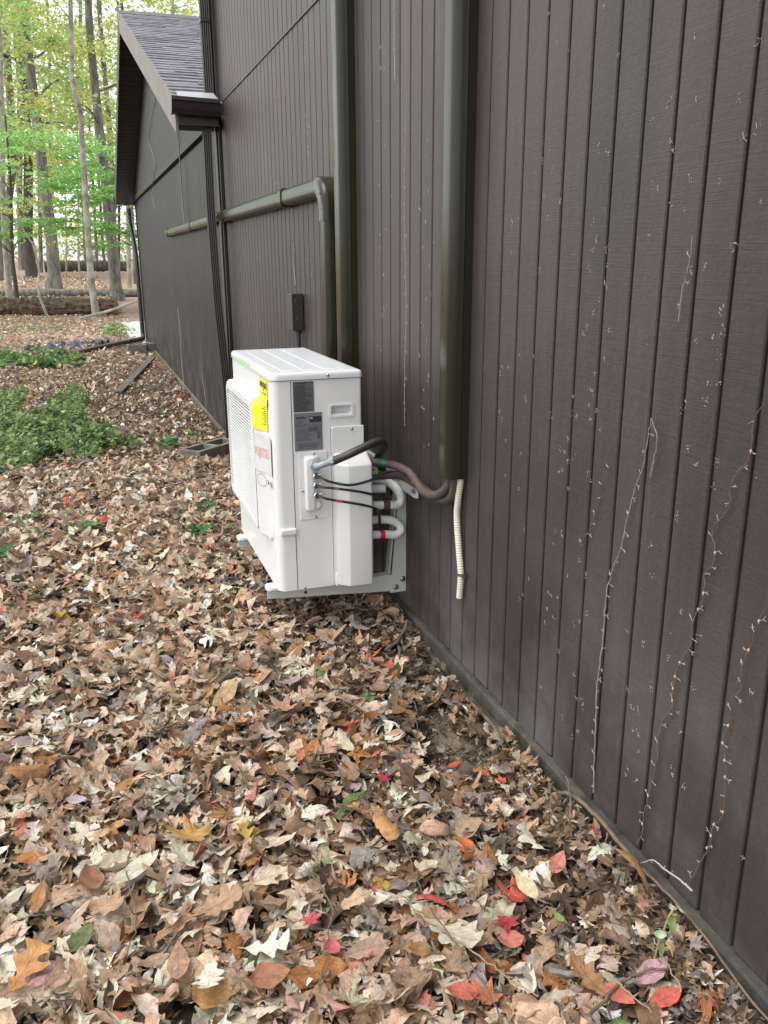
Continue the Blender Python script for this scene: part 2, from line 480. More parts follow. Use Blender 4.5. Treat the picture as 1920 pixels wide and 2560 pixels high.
wall = MB().box(0.009, 0.16, 0.45, WALL_END - 0.02, ZB, 5.3).build("wall", M['groove'], house)
MB().box(0.005, 0.16, -3.5, 0.448, ZB, 5.3).build("wall", M['siding'], house)
MB().box(0.161, 8.0, WALL_END - 0.16, WALL_END - 0.02, ZB, 5.3).build("wall", M['siding'], house)


def plank_mesh(name, width, z0, z1, gap=0.0095, x0=0.0, x1=0.0088, mat='siding'):
    mb = MB(); c = 0.0022; w = width - gap
    ring = [(x1, 0), (x0 + c * 1.5, 0), (x0, c), (x0, w - c), (x0 + c * 1.5, w), (x1, w)]
    zs = [0, (z1 - z0)]
    mb.prism([(a, b, zs[0]) for a, b in ring], [(a, b, zs[1]) for a, b in ring])
    me = bpy.data.meshes.new(name); me.from_pydata(mb.v, [], mb.f)
    bm = bmesh.new(); bm.from_mesh(me); bmesh.ops.recalc_face_normals(bm, faces=bm.faces); bm.to_mesh(me); bm.free()
    me.materials.append(M[mat])
    return me


pl_low = plank_mesh("plank", S, ZB, ZJ - 0.006)
pl_up = plank_mesh("plank", S, ZJ + 0.004, 5.3, x0=-0.003)
k0 = math.ceil((0.45 - G0) / S)
k = k0
while G0 + (k + 1) * S < WALL_END - 0.11:
    y = G0 + k * S + 0.0048
    link("plank", pl_low, (0, y, ZB + random.uniform(-0.004, 0.004)), wall)
    link("plank", pl_up, (0, y, ZJ + 0.004), wall)
    k += 1
y_last = G0 + k * S
# the sheet joint is covered by a thin flashing lip
MB().box(-0.006, 0.0085, 0.45, WALL_END - 0.12, ZJ - 0.005, ZJ + 0.003).build("flashing", M['trim'], house)
MB().box(-0.022, 0.0, y_last + 0.004, WALL_END, ZB, 5.3).build("corner_board", M['trim'], house, bevel=0.003)
MB().box(-0.034, -0.0225, y_last + 0.045, WALL_END + 0.004, ZB - 0.05, 5.3).build("corner_board", M['trim'], house, bevel=0.003)
# skirt board and footing, slightly wavy
mb = MB(); n = 60
prof = lambda y, k: 0.002 * math.sin(y * 3.1 + k) + 0.0015 * math.sin(y * 9.7 + 2 * k)
for i in range(n):
    ya, yb = -3.5 + (WALL_END + 3.5) * i / n, -3.5 + (WALL_END + 3.5) * (i + 1) / n
    ra = [(0.012, ya, ZB - 0.004), (-0.014 + prof(ya, 1), ya, ZB - 0.004 + prof(ya, 0)), (-0.018 + prof(ya, 1), ya, ZB - 0.012), (-0.018 + prof(ya, 1), ya, -0.2), (0.012, ya, -0.2)]
    rb = [(0.012, yb, ZB - 0.004), (-0.014 + prof(yb, 1), yb, ZB - 0.004 + prof(yb, 0)), (-0.018 + prof(yb, 1), yb, ZB - 0.012), (-0.018 + prof(yb, 1), yb, -0.2), (0.012, yb, -0.2)]
    m0 = len(mb.v); mb.v += ra + rb
    for a in range(4):
        mb.f.append((m0 + a, m0 + a + 1, m0 + 6 + a, m0 + 5 + a))
mb.build("skirt_board", M['skirt'], house)
mb = MB()
for i in range(n):
    ya, yb = -3.5 + (WALL_END + 3.5) * i / n, -3.5 + (WALL_END + 3.5) * (i + 1) / n
    za, zb = 0.042 + 3 * prof(ya, 3), 0.042 + 3 * prof(yb, 3)
    m0 = len(mb.v)
    mb.v += [(-0.017, ya, za), (-0.030, ya, za - 0.004), (-0.030, ya, -0.2), (-0.017, yb, zb), (-0.030, yb, zb - 0.004), (-0.030, yb, -0.2)]
    mb.f += [(m0, m0 + 1, m0 + 4, m0 + 3), (m0 + 1, m0 + 2, m0 + 5, m0 + 4)]
mb.build("footing", M['skirt'], house)
# main roof above the frame
rf = MB(); rf.prism([(-0.38, -3.9, 5.25), (4.2, -3.9, 7.0), (4.2, -3.9, 7.14), (-0.38, -3.9, 5.39)], [(-0.38, 7.35, 5.25), (4.2, 7.35, 7.0), (4.2, 7.35, 7.14), (-0.38, 7.35, 5.39)])
rf.prism([(8.6, -3.9, 5.25), (4.201, -3.9, 7.0), (4.201, -3.9, 7.14), (8.6, -3.9, 5.39)], [(8.6, 7.35, 5.25), (4.201, 7.35, 7.0), (4.201, 7.35, 7.14), (8.6, 7.35, 5.39)])
rf.build("roof", M['shingle'], house)

# --- the lower wing behind
WY0, WY1, WYM = 7.02, 17.1, 12.06
EZ, RZ = 2.44, 4.13                 # underside of the rafters at the walls and at the ridge
wing = MB()
wing.prism([(0.012, WY0, -0.1), (0.012, WY1, -0.1), (0.012, WY1, EZ), (0.012, WYM, RZ), (0.012, WY0, EZ)],
           [(0.15, WY0, -0.1), (0.15, WY1, -0.1), (0.15, WY1, EZ), (0.15, WYM, RZ), (0.15, WY0, EZ)])
wing.box(0.151, 6.0, WY1 - 0.14, WY1, -0.1, EZ)
wing = wing.build("wing_wall", M['groove'], house)
M['siding_wing'] = siding_mat('brown_wing_siding', (0.0175, 0.0145, 0.0125), red=0.0, pale=1.0)
M['siding_wing'].node_tree.nodes['Principled BSDF'].inputs['Specular IOR Level'].default_value = 0.22
PW = 0.2032
wl_low = plank_mesh("plank", PW, -0.075, 2.372, gap=0.006, x0=0.003, x1=0.0118, mat='siding_wing')
y = WY0
while y + PW * 0.5 < WY1:
    w = min(PW, WY1 - y)
    if w == PW:
        link("plank", wl_low, (0, y, -0.075), wing)
    else:
        link("plank", plank_mesh("plank", w, -0.075, 2.372, gap=0.006, x0=0.003, x1=0.0118, mat='siding_wing'), (0, y, -0.075), wing)
    # gable board above, proud of the lower sheet
    ya, yb = y, y + w - 0.006
    top = lambda yy: (EZ + (RZ - EZ) * (1 - abs(yy - WYM) / (WYM - WY0)))
    ring = [(ya, 2.392), (yb, 2.392), (yb, top(yb))] + ([(WYM, top(WYM))] if ya < WYM < yb else []) + [(ya, top(ya))]
    mb = MB(); mb.prism([(-0.026, a, b) for a, b in ring], [(0.0115, a, b) for a, b in ring])
    mb.build("plank", M['siding_wing'], wing)
    y += PW
MB().box(-0.036, -0.0265, WY0 + 0.05, WY1, 2.392, 2.47).build("frieze_board", M['siding_wing'], house, bevel=0.002)
MB().box(-0.012, 0.01, WY1 - 0.08, WY1 + 0.012, -0.05, 2.38).build("corner_board", M['trim'], house)
MB().box(-0.012, 0.1, WY0, WY1 + 0.008, -0.35, -0.078).build("foundation", M['found'], house, bevel=0.004)

# wing roof
OV = -0.32
SL = (RZ - EZ) / (WYM - WY0)
z_at = lambda yy, off: RZ + off - SL * abs(yy - WYM)
EY0, EY1 = 6.72, 17.40
deck = MB()
for a, b in ((EY0, WYM), (EY1, WYM)):
    x0 = OV
    deck.prism([(x0, a, z_at(a, 0.06)), (x0, b, z_at(b, 0.06)), (x0, b, z_at(b, 0.14)), (x0, a, z_at(a, 0.14))],
               [(0.0, a, z_at(a, 0.06)), (0.0, b, z_at(b, 0.06)), (0.0, b, z_at(b, 0.14)), (0.0, a, z_at(a, 0.14))])
    a2 = max(a, WALL_END + 0.01) if a < WYM else a
    deck.prism([(0.001, a2, z_at(a2, 0.06)), (0.001, b, z_at(b, 0.06)), (0.001, b, z_at(b, 0.14)), (0.001, a2, z_at(a2, 0.14))],
               [(6.3, a2, z_at(a2, 0.06)), (6.3, b, z_at(b, 0.06)), (6.3, b, z_at(b, 0.14)), (6.3, a2, z_at(a2, 0.14))])
roof = deck.build("wing_roof", M['gutter'], house)
rr = random.Random(3)
ncourse = 40
for i in range(ncourse):
    t0 = i / ncourse; t1 = (i + 1.18) / ncourse
    y0 = EY0 - 0.02 + (WYM - EY0) * t0; y1 = min(WYM, EY0 + (WYM - EY0) * t1)
    mb = MB(); x = OV - 0.015
    while x < 2.6:
        w = rr.uniform(0.15, 0.33); xe = min(x + w, 2.6)
        if y0 < WALL_END + 0.01 and xe > -0.005: xe = -0.006
        j = rr.uniform(-0.008, 0.008); th = rr.uniform(0.010, 0.019)
        a = [(x, y0 + j, z_at(y0 + j, 0.141)), (xe - 0.001, y0 + j, z_at(y0 + j, 0.141)), (xe - 0.001, y0 + j, z_at(y0 + j, 0.141) + th), (x, y0 + j, z_at(y0 + j, 0.141) + th)]
        b = [(x, y1, z_at(y1, 0.141)), (xe - 0.001, y1, z_at(y1, 0.141)), (xe - 0.001, y1, z_at(y1, 0.141) + 0.003), (x, y1, z_at(y1, 0.141) + 0.003)]
        mb.prism(a, b)
        x += w
        if y0 < WALL_END + 0.01 and x > -0.1: break
    mb.build("shingle_course", M['shingle'], roof)
ridge = MB().prism([(OV - 0.02, WYM - 0.13, z_at(WYM - .13, 0.155)), (OV - 0.02, WYM, RZ + 0.175), (OV - 0.02, WYM + 0.13, z_at(WYM + .13, 0.155)), (OV - 0.02, WYM, RZ + 0.15)],
                   [(6.0, WYM - 0.13, z_at(WYM - .13, 0.155)), (6.0, WYM, RZ + 0.175), (6.0, WYM + 0.13, z_at(WYM + .13, 0.155)), (6.0, WYM, RZ + 0.15)])
ridge.build("ridge_cap", M['gutter'], roof)
# rake boards
for a, mt in ((EY0 + 0.03, 'rake'), (EY1 - 0.02, 'soffit')):
    b = WYM
    mb = MB().prism([(OV - 0.02, a, z_at(a, -0.075)), (OV - 0.02, b, z_at(b, -0.075)), (OV - 0.02, b, z_at(b, 0.15)), (OV - 0.02, a, z_at(a, 0.15))],
                    [(OV - 0.001, a, z_at(a, -0.075)), (OV - 0.001, b, z_at(b, -0.075)), (OV - 0.001, b, z_at(b, 0.15)), (OV - 0.001, a, z_at(a, 0.15))])
    mb.build("rake_board", M[mt], house)
# soffit boards under both rakes
soff = MB().prism([(OV, EY1 - 0.03, z_at(EY1 - .03, 0.02)), (OV, WYM, z_at(WYM, 0.02)), (OV, WYM, z_at(WYM, 0.055)), (OV, EY1 - 0.03, z_at(EY1 - .03, 0.055))],
                  [(-0.03, EY1 - 0.03, z_at(EY1 - .03, 0.02)), (-0.03, WYM, z_at(WYM, 0.02)), (-0.03, WYM, z_at(WYM, 0.055)), (-0.03, EY1 - 0.03, z_at(EY1 - .03, 0.055))]).build("soffit", M['groove'], house)
nb = 44
for i in range(nb):
    a = WYM + (EY1 - 0.03 - WYM) * i / nb; b = WYM + (EY1 - 0.03 - WYM) * (i + 0.88) / nb
    MB().prism([(OV + 0.002, a, z_at(a, 0.0)), (OV + 0.002, b, z_at(b, 0.0)), (OV + 0.002, b, z_at(b, 0.0195)), (OV + 0.002, a, z_at(a, 0.0195))],
               [(-0.03, a, z_at(a, 0.0)), (-0.03, b, z_at(b, 0.0)), (-0.03, b, z_at(b, 0.0195)), (-0.03, a, z_at(a, 0.0195))]).build("soffit_board", M['soffit'], soff)
# near eave: flashing apron, fascia, boxed return, gutter
MB().prism([(OV + 0.01, EY0 - 0.02, z_at(EY0 - .02, 0.172)), (OV + 0.01, EY0 + 0.16, z_at(EY0 + .16, 0.176)), (OV + 0.01, EY0 + 0.16, z_at(EY0 + .16, 0.18)), (OV + 0.01, EY0 - 0.02, z_at(EY0 - .02, 0.176))],
           [(-0.04, EY0 - 0.02, z_at(EY0 - .02, 0.172)), (-0.04, EY0 + 0.16, z_at(EY0 + .16, 0.176)), (-0.04, EY0 + 0.16, z_at(EY0 + .16, 0.18)), (-0.04, EY0 - 0.02, z_at(EY0 - .02, 0.176))]).build("flashing", M['flash'], house)
MB().box(OV, -0.036, EY0 + 0.02, EY0 + 0.045, 2.33, 2.47).build("fascia", M['gutter'], house)
MB().box(OV + 0.005, -0.037, EY0 + 0.046, 6.985, 2.325, 2.40).build("eave_return", M['soffit'], house, bevel=0.004)
gz0 = 2.395
gring = lambda x, dz: [(x, 6.735, gz0 + dz + 0.105), (x, 6.735, gz0 + dz), (x, 6.66, gz0 + dz), (x, 6.63, gz0 + dz + 0.03), (x, 6.615, gz0 + dz + 0.075), (x, 6.600, gz0 + dz + 0.08), (x, 6.600, gz0 + dz + 0.105), (x, 6.612, gz0 + dz + 0.105), (x, 6.625, gz0 + dz + 0.085),
                       (x, 6.64, gz0 + dz + 0.035), (x, 6.665, gz0 + dz + 0.008), (x, 6.727, gz0 + dz + 0.008), (x, 6.727, gz0 + dz + 0.105)]
gut = MB().prism(gring(-0.37, 0.0), gring(-0.037, -0.012)).build("gutter", M['gutter'], house)
MB().prism([(-0.374, 6.735, gz0 + .1), (-0.374, 6.735, gz0), (-0.374, 6.66, gz0), (-0.374, 6.63, gz0 + .03), (-0.374, 6.600, gz0 + .08), (-0.374, 6.600, gz0 + .105)],
           [(-0.3705, 6.735, gz0 + .1), (-0.3705, 6.735, gz0), (-0.3705, 6.66, gz0), (-0.3705, 6.63, gz0 + .03), (-0.3705, 6.600, gz0 + .08), (-0.3705, 6.600, gz0 + .105)]).build("end_cap", M['gutter'], gut)
# far gutter end seen past the rake
MB().box(-0.37, 5.9, EY1 + 0.0, EY1 + 0.11, z_at(EY1, 0.02), z_at(EY1, 0.14)).build("gutter", M['gutter'], house, bevel=0.01)


def spout_ring(cx, cy, z, w=0.058, d=0.075, rib=0.006):
    """ribbed rectangular downspout section"""
    pts = []
    nrib = 4
    for sx, sy, ex, ey in ((-1, -1, 1, -1), (1, -1, 1, 1), (1, 1, -1, 1), (-1, 1, -1, -1)):
        for k in range(nrib * 2):
            t = k / (nrib * 2)
            x = (sx + (ex - sx) * t) * w / 2; y = (sy + (ey - sy) * t) * d / 2
            ins = rib if k % 2 else 0
            if sy == ey: y -= math.copysign(ins, sy)
            else: x -= math.copysign(ins, sx)
            pts.append((cx + x, cy + y, z))
    return pts


def downspout(pts, parent, mat, w=0.058, d=0.075):
    mb = MB()
    R = [spout_ring(*p, w=w, d=d) for p in pts]
    m = len(R[0])
    for r in R: mb.v += r
    for i in range(len(R) - 1):
        for a in range(m):
            b = (a + 1) % m
            mb.f.append((i * m + a, i * m + b, (i + 1) * m + b, (i + 1) * m + a))
    mb.f.append(tuple(range(m))); mb.f.append(tuple((len(R) - 1) * m + a for a in range(m)))
    return mb.build("downspout", mat, parent)


ds = downspout([(-0.11, 6.83, 2.41), (-0.112, 6.83, 2.30), (-0.118, 6.83, 1.8), (-0.108, 6.83, 1.1), (-0.09, 6.83, 0.75), (-0.075, 6.83, 0.45), (-0.072, 6.83, -0.09)], house, M['spout'])
ds2 = downspout([(-0.066, 6.93, 2.56), (-0.066, 6.93, 5.2)], house, M['spout'], w=0.06)
MB().box(-0.102, -0.0345, 6.885, 6.975, 3.04, 3.065).build("strap", M['spout'], ds2)
# far downspout hanging from the far gutter, bent back to the wall
ds3 = MB().tube(spline([(-0.10, 17.42, 2.30), (-0.10, 17.42, 2.12), (-0.09, 17.36, 1.95), (-0.06, 17.20, 1.55), (-0.055, 17.16, 1.2), (-0.055, 17.14, 0.1), (-0.06, 17.12, -0.0)], 5), 0.042, 10).build("downspout", M['gutter'], house, smooth=True)

# ------------------------------------------------------------------ line-set covers on the wall
def cover_ring_v(y0, y1, depth, z, ch=0.026):
    g = 0.004; out = [(-0.0005, y0, z), (-depth * 0.35, y0, z), (-depth * 0.35 - g / 2, y0 + g, z), (-depth * 0.35 - g, y0, z)]
    for k in range(7):
        a_ = math.pi / 2 * k / 6; out.append((-depth + ch - ch * math.sin(a_), y0 + 0.003 + ch - ch * math.cos(a_), z))
    for k in range(7):
        a_ = math.pi / 2 * k / 6; out.append((-depth + ch - ch * math.cos(a_), y1 - 0.003 - ch + ch * math.sin(a_), z))
    out += [(-depth * 0.35 - g, y1, z), (-depth * 0.35 - g / 2, y1 - g, z), (-depth * 0.35, y1, z), (-0.0005, y1, z)]
    return out


def vcover(name, y0, y1, depth, z0, z1, parent, mat='cover'):
    mb = MB().prism(cover_ring_v(y0, y1, depth, z0), cover_ring_v(y0, y1, depth, z1))
    return mb.build(name, M[mat], parent, smooth=True)


lc = empty("line_set_cover", (0, 2.44, 0.75))
tag(lc, "olive vinyl pipe cover ending above the cream drain hose", "pipe cover", "pipe covers on the wall")
vcover("channel", 2.388, 2.490, 0.068, 0.748, 5.2, lc)
lc = empty("line_set_cover", (0, 3.58, 0.25))
tag(lc, "tall olive vinyl pipe cover just past the air conditioner, beside the elbowed one", "pipe cover", "pipe covers on the wall")
vcover("channel", 3.527, 3.640, 0.070, 0.30, 5.2, lc)
lc = empty("line_set_cover", (0, 3.84, 0.25))
tag(lc, "olive vinyl pipe cover with an elbow and long horizontal run", "pipe cover", "pipe covers on the wall")
vcover("channel", 3.782, 3.888, 0.066, 0.30, 1.64, lc)


def hring(y, zc, h=0.084, depth=0.066, ch=0.026):
    a, b = zc - h / 2, zc + h / 2
    out = [(-0.0045, y, a), (-depth * .4, y, a)]
    for k in range(6):
        q_ = math.pi / 2 * k / 5; out.append((-depth + ch - ch * math.sin(q_), y, a + ch - ch * math.cos(q_)))
    for k in range(6):
        q_ = math.pi / 2 * k / 5; out.append((-depth + ch - ch * math.cos(q_), y, b - ch + ch * math.sin(q_)))
    return out + [(-depth * .4, y, b), (-0.0045, y, b)]


def hrun(name, ya, yb, za, zb, parent, mat='cover', grow=0.0):
    MB().prism(hring(ya, za, 0.084 + grow, 0.066 + grow / 2), hring(yb, zb, 0.084 + grow, 0.066 + grow / 2)).build(name, M[mat], parent, smooth=True)


zh = lambda y: 1.722 - 0.0022 * (y - 4)
hrun("channel", 3.92, 4.66, zh(3.92), zh(4.66), lc)
hrun("coupling", 4.64, 4.71, zh(4.64), zh(4.71), lc, 'cover', 0.010)
hrun("channel", 4.70, 6.76, zh(4.70), zh(6.76), lc)
hrun("coupling", 6.66, 6.80, zh(6.66), zh(6.80), lc, 'cover_join', 0.012)
mb = MB().tube([(-0.05, 6.80, zh(6.8)), (-0.05, 7.08, zh(7.1))], 0.032, 14)
mb.build("flexible_sleeve", M['cover_join'], lc, smooth=True)
hrun("channel", 7.05, 10.9, zh(7.05), zh(10.9), lc)
hrun("coupling", 8.66, 8.74, zh(8.66), zh(8.74), lc, 'cover_join', 0.010)
hrun("end_cap", 10.88, 11.02, zh(10.88), zh(11.02), lc, 'cover_join', 0.010)
# elbow: swept quarter
el = MB(); rings = []
for i in range(17):
    an = math.pi / 2 * i / 16
    cy, cz, r = 3.945, 1.62, 0.108
    py = cy - math.sin(an) * r; pz = cz + math.cos(an) * (r - 0.006)      # centre line: from along the wall to straight down
    h = 0.092 + 0.014 * math.sin(an); dpt = 0.074; ch = 0.032
    sec = [(-0.0043, -.5 * h), (-dpt * .4, -.5 * h)]
    sec += [(-dpt + ch - ch * math.sin(math.pi / 2 * k / 6), -h / 2 + ch - ch * math.cos(math.pi / 2 * k / 6)) for k in range(7)]
    sec += [(-dpt + ch - ch * math.cos(math.pi / 2 * k / 6), h / 2 - ch + ch * math.sin(math.pi / 2 * k / 6)) for k in range(7)]
    sec += [(-dpt * .4, .5 * h), (-0.0043, .5 * h)]
    rings.append([(x, py - math.sin(an) * o, pz + math.cos(an) * o) for x, o in sec])
m = len(rings[0])
for r_ in rings: el.v += r_
for i in range(len(rings) - 1):
    for a in range(m):
        b = (a + 1) % m
        el.f.append((i * m + a, i * m + b, (i + 1) * m + b, (i + 1) * m + a))
el.f.append(tuple(range(m))); el.f.append(tuple((len(rings) - 1) * m + a for a in range(m)))
M['elbow'] = simple('glossy_brown_elbow', (0.027, 0.024, 0.017), rough=0.16, scale=3, spec=0.22)
elb = el.build("elbow", M['elbow'], lc, smooth=True)
vcover("elbow_socket", 3.777, 3.893, 0.072, 1.575, 1.645, lc, 'elbow')
MB().box(-0.0755, -0.070, 3.825, 3.838, 1.683, 1.691).build("screw_hole", M['ink'], elb)

# ------------------------------------------------------------------ air conditioner
X0, X1, Y0, Y1, Z0, Z1 = -0.518, -0.193, 2.88, 3.70, 0.245, 1.018
ac = empty("air_conditioner", ((X0 + X1) / 2, (Y0 + Y1) / 2, 0.235))
tag(ac, "white outdoor air conditioner unit mounted on the brown wall", "air conditioner")


def rrect(x0, x1, y0, y1, rs, seg=6):
    """rounded rectangle, rs = radii at (x0,y0),(x1,y0),(x1,y1),(x0,y1), counter-clockwise"""
    out = []
    for (cx, cy, r, a0) in ((x0 + rs[0], y0 + rs[0], rs[0], 180), (x1 - rs[1], y0 + rs[1], rs[1], 270), (x1 - rs[2], y1 - rs[2], rs[2], 0), (x0 + rs[3], y1 - rs[3], rs[3], 90)):
        for k in range(seg + 1):
            a = math.radians(a0 + 90 * k / seg)
            out.append((cx + r * math.cos(a), cy + r * math.sin(a)))
    return out


pr = rrect(X0, X1, Y0, Y1, (0.030, 0.010, 0.010, 0.030))
casing = MB().prism([(a, b, Z0) for a, b in pr], [(a, b, Z1 - 0.0025) for a, b in pr]).build("casing", M['white'], ac, smooth=True)
cut = MB().box(-0.308, -0.2315, Y0 - 0.03, Y0 + 0.024, 0.886, 0.9215).build("cutter", M['white'])   # opening for the hand grip
bo = casing.modifiers.new("grip", 'BOOLEAN'); bo.operation = 'DIFFERENCE'; bo.object = cut; bo.solver = 'EXACT'
bpy.context.view_layer.update()
me_c = bpy.data.meshes.new_from_object(casing.evaluated_get(bpy.context.evaluated_depsgraph_get()))
casing.modifiers.clear(); casing.data = me_c
bpy.data.objects.remove(cut)
# lid with softly rounded rim
lid = MB()
prof_l = [(0.004, Z1), (0.004, Z1 + 0.014), (0.001, Z1 + 0.021), (-0.006, Z1 + 0.025), (-0.02, Z1 + 0.026)]
m = len(pr)
for off, z in prof_l:
    q = rrect(X0 - off, X1 + off, Y0 - off, Y1 + off, (max(.012, 0.030 + off), max(.006, .010 + off), max(.006, .010 + off), max(.012, 0.030 + off)))
    lid.v += [(a, b, z) for a, b in q]
for i in range(len(prof_l) - 1):
    for a in range(m):
        b = (a + 1) % m
        lid.f.append((i * m + a, i * m + b, (i + 1) * m + b, (i + 1) * m + a))
lid.f.append(tuple(range(m))); lid.f.append(tuple((len(prof_l) - 1) * m + a for a in range(m)))
lid = lid.build("lid", M['white_lid'], ac, smooth=True)
zt = Z1 + 0.0262
for a, b in ((-0.470, -0.415), (-0.393, -0.338), (-0.318, -0.262)):
    q = rrect(a, b, Y0 + 0.055, Y1 - 0.05, (0.008,) * 4, 3)
    q2 = rrect(a + .003, b - .003, Y0 + 0.058, Y1 - 0.053, (0.008,) * 4, 3)
    MB().prism([(x, y, zt - 0.001) for x, y in q], [(x, y, zt + 0.0010) for x, y in q2]).build("raised_panel", M['white_lid'], lid)


def screw(x, y, z, axis, parent, r=0.006, mat='steel'):
    mb = MB(); pts = []
    d = {'y': (0, -1, 0), 'x': (-1, 0, 0)}[axis]
    c = Vector((x, y, z)); dv = Vector(d)
    mb.tube([c, c + dv * 0.0025, c + dv * 0.004, c + dv * 0.0046], [r, r, r * 0.75, r * 0.3], 10)
    return mb.build("screw", M[mat], parent, smooth=True)


# near side panel details (plane y = Y0)
MB().box(-0.4505, -0.4485, Y0 - 0.0012, Y0 + 0.002, Z0, Z1 - 0.003).build("seam", M['seam'], ac)
MB().box(X0 + 0.022, X1 - 0.006, Y0 - 0.0010, Y0 + 0.002, Z1 - 0.0024, Z1 - 0.0002).build("seam", M['seam'], ac)
MB().box(-0.506, -0.4465, Y0 - 0.012, Y0 + 0.03, 0.462, 0.486).build("ledge", M['white'], ac, bevel=0.005)
for p in ((-0.317, 1.030), (-0.234, 0.836), (-0.376, 0.756), (-0.374, 0.521), (-0.423, 0.251), (-0.420, 0.623)):
    dy = {0.836: 0.006, 0.756: 0.004, 0.521: 0.004, 1.030: 0.004, 0.623: 0.004}.get(p[1], 0.0005)
    screw(p[0], Y0 - dy, p[1], 'y', ac, 0.0052)


def label_card(name, x0, x1, z0, z1, mat, dy=0.0012, t=0.0010):
    return MB().box(x0, x1, Y0 - dy - t, Y0 - dy, z0, z1).build(name, M[mat], ac)


def ink_bars(parent, x0, x1, zs, mat, yf, hgt=0.0016, rnd=random.Random(5), gaps=True, name="print"):
    mb = MB()
    for z in zs:
        x = x0; end = x0 + (x1 - x0) * rnd.uniform(0.55, 1.0)
        while x < end - 0.002:
            w = rnd.uniform(0.003, 0.011) if gaps else (end - x)
            e = min(x + w, end)
            mb.box(x, e, yf - 0.0004, yf, z, z + hgt * rnd.uniform(0.7, 1.15))
            x = e + rnd.uniform(0.0008, 0.002)
    return mb.build(name, M[mat], parent)


yl = Y0 - 0.0022 - 0.0003
l1 = label_card("rating_label", -0.442, -0.3685, 0.906, 1.012, 'label_dark')
ink_bars(l1, -0.437, -0.374, [0.909 + i * 0.0042 for i in range(22)], 'ink', yl, 0.0017)
ink_bars(l1, -0.430, -0.380, [1.005], 'ink', yl, 0.003)
l2 = label_card("rating_label", -0.4415, -0.341, 0.768, 0.902, 'label')
ink_bars(l2, -0.437, -0.392, [0.872, 0.867], 'ink_mid', yl, 0.0016)
ink_bars(l2, -0.437, -0.352, [0.846, 0.8405, 0.835], 'ink_mid', yl, 0.0016)
ink_bars(l2, -0.437, -0.366, [0.860, 0.855, 0.829, 0.823, 0.817, 0.811, 0.806], 'ink_mid', yl, 0.0016)
ink_bars(l2, -0.430, -0.350, [0.792, 0.786, 0.781, 0.775], 'ink_mid', yl, 0.0016)
MB().box(-0.387, -0.344, yl - 0.0004, yl, 0.868, 0.8885).build("certification_mark", M['ink'], l2)
ink_bars(l2, -0.384, -0.348, [0.8715, 0.8755], 'ink_mid', yl - 0.0005, 0.0016)
ink_bars(l2, -0.385, -0.368, [0.881], 'ink_pale', yl - 0.0005, 0.005)
# small table and listing mark
tb = MB()
for i in range(5): tb.box(-0.389, -0.345, yl - 0.0004, yl, 0.8395 + i * 0.0045, 0.8400 + i * 0.0045)
for xx in (-0.389, -0.3675, -0.3455): tb.box(xx, xx + 0.0006, yl - 0.0008, yl - 0.0004, 0.8395, 0.858)
tb.build("table", M['ink_mid'], l2)
ring = MB()
for k in range(20):
    a, b = 2 * math.pi * k / 20, 2 * math.pi * (k + 1) / 20
    for r0, r1 in ((0.0052, 0.0066),):
        cx, cz = -0.3535, 0.8265
        ring.prism([(cx + r0 * math.cos(a), yl, cz + r0 * math.sin(a)), (cx + r1 * math.cos(a), yl, cz + r1 * math.sin(a)), (cx + r1 * math.cos(b), yl, cz + r1 * math.sin(b)), (cx + r0 * math.cos(b), yl, cz + r0 * math.sin(b))],
                   [(cx + r0 * math.cos(a), yl - .0004, cz + r0 * math.sin(a)), (cx + r1 * math.cos(a), yl - .0004, cz + r1 * math.sin(a)), (cx + r1 * math.cos(b), yl - .0004, cz + r1 * math.sin(b)), (cx + r0 * math.cos(b), yl - .0004, cz + r0 * math.sin(b))])
ring.box(-0.3545, -0.3525, yl - .0004, yl, 0.8225, 0.8305)
for z in (0.8165, 0.8125, 0.8085): ring.box(-0.3595, -0.3475, yl - .0004, yl, z, z + 0.0016)
ring.build("listing_mark", M['ink'], l2)


def text(s, size, mat, parent, origin, xdir, zdir, name="lettering", extrude=0.0003, sx=1.0, bold=0.0):
    cu = bpy.data.curves.new(name, 'FONT'); cu.body = s; cu.size = size; cu.extrude = extrude; cu.align_x = 'CENTER'; cu.offset = bold
    to = bpy.data.objects.new(name, cu); COL.objects.link(to)
    bpy.context.view_layer.update()
    me = bpy.data.meshes.new_from_object(to.evaluated_get(bpy.context.evaluated_depsgraph_get()))
    bpy.data.objects.remove(to)
    xd, zd = Vector(xdir), Vector(zdir); o = Vector(origin); nd = xd.cross(zd)
    for v in me.vertices:
        v.co = xd * (v.co.x * sx) + zd * v.co.y + nd * v.co.z
    me.materials.clear(); me.materials.append(M[mat])
    return link(name, me, tuple(o), parent)


text("FUJITSU", 0.0105, 'ink', l2, (-0.4175, yl - 0.0003, 0.882), (1, 0, 0), (0, 0, 1), bold=0.0002)

# handle recess: raised rim with a scoop
hx0, hx1, hz0, hz1 = -0.315, -0.2245, 0.880, 0.9265
hm = MB()
def rr_xz(x0, x1, z0, z1, r, y): return [(a, y, b) for a, b in rrect(x0, x1, z0, z1, (r,) * 4, 3)]
o_, i_ = rr_xz(hx0, hx1, hz0, hz1, 0.006, Y0 - 0.0002), rr_xz(hx0, hx1, hz0, hz1, 0.006, Y0 - 0.004)
i2 = rr_xz(hx0 + 0.008, hx1 - 0.008, hz0 + 0.007, hz1 - 0.006, 0.005, Y0 - 0.004)
i3 = rr_xz(hx0 + 0.013, hx1 - 0.012, hz0 + 0.017, hz1 - 0.008, 0.004, Y0 + 0.022)
m = len(o_); hm.v += o_ + i_ + i2 + i3
for i in range(3):
    for a in range(m):
        b = (a + 1) % m; hm.f.append((i * m + a, i * m + b, (i + 1) * m + b, (i + 1) * m + a))
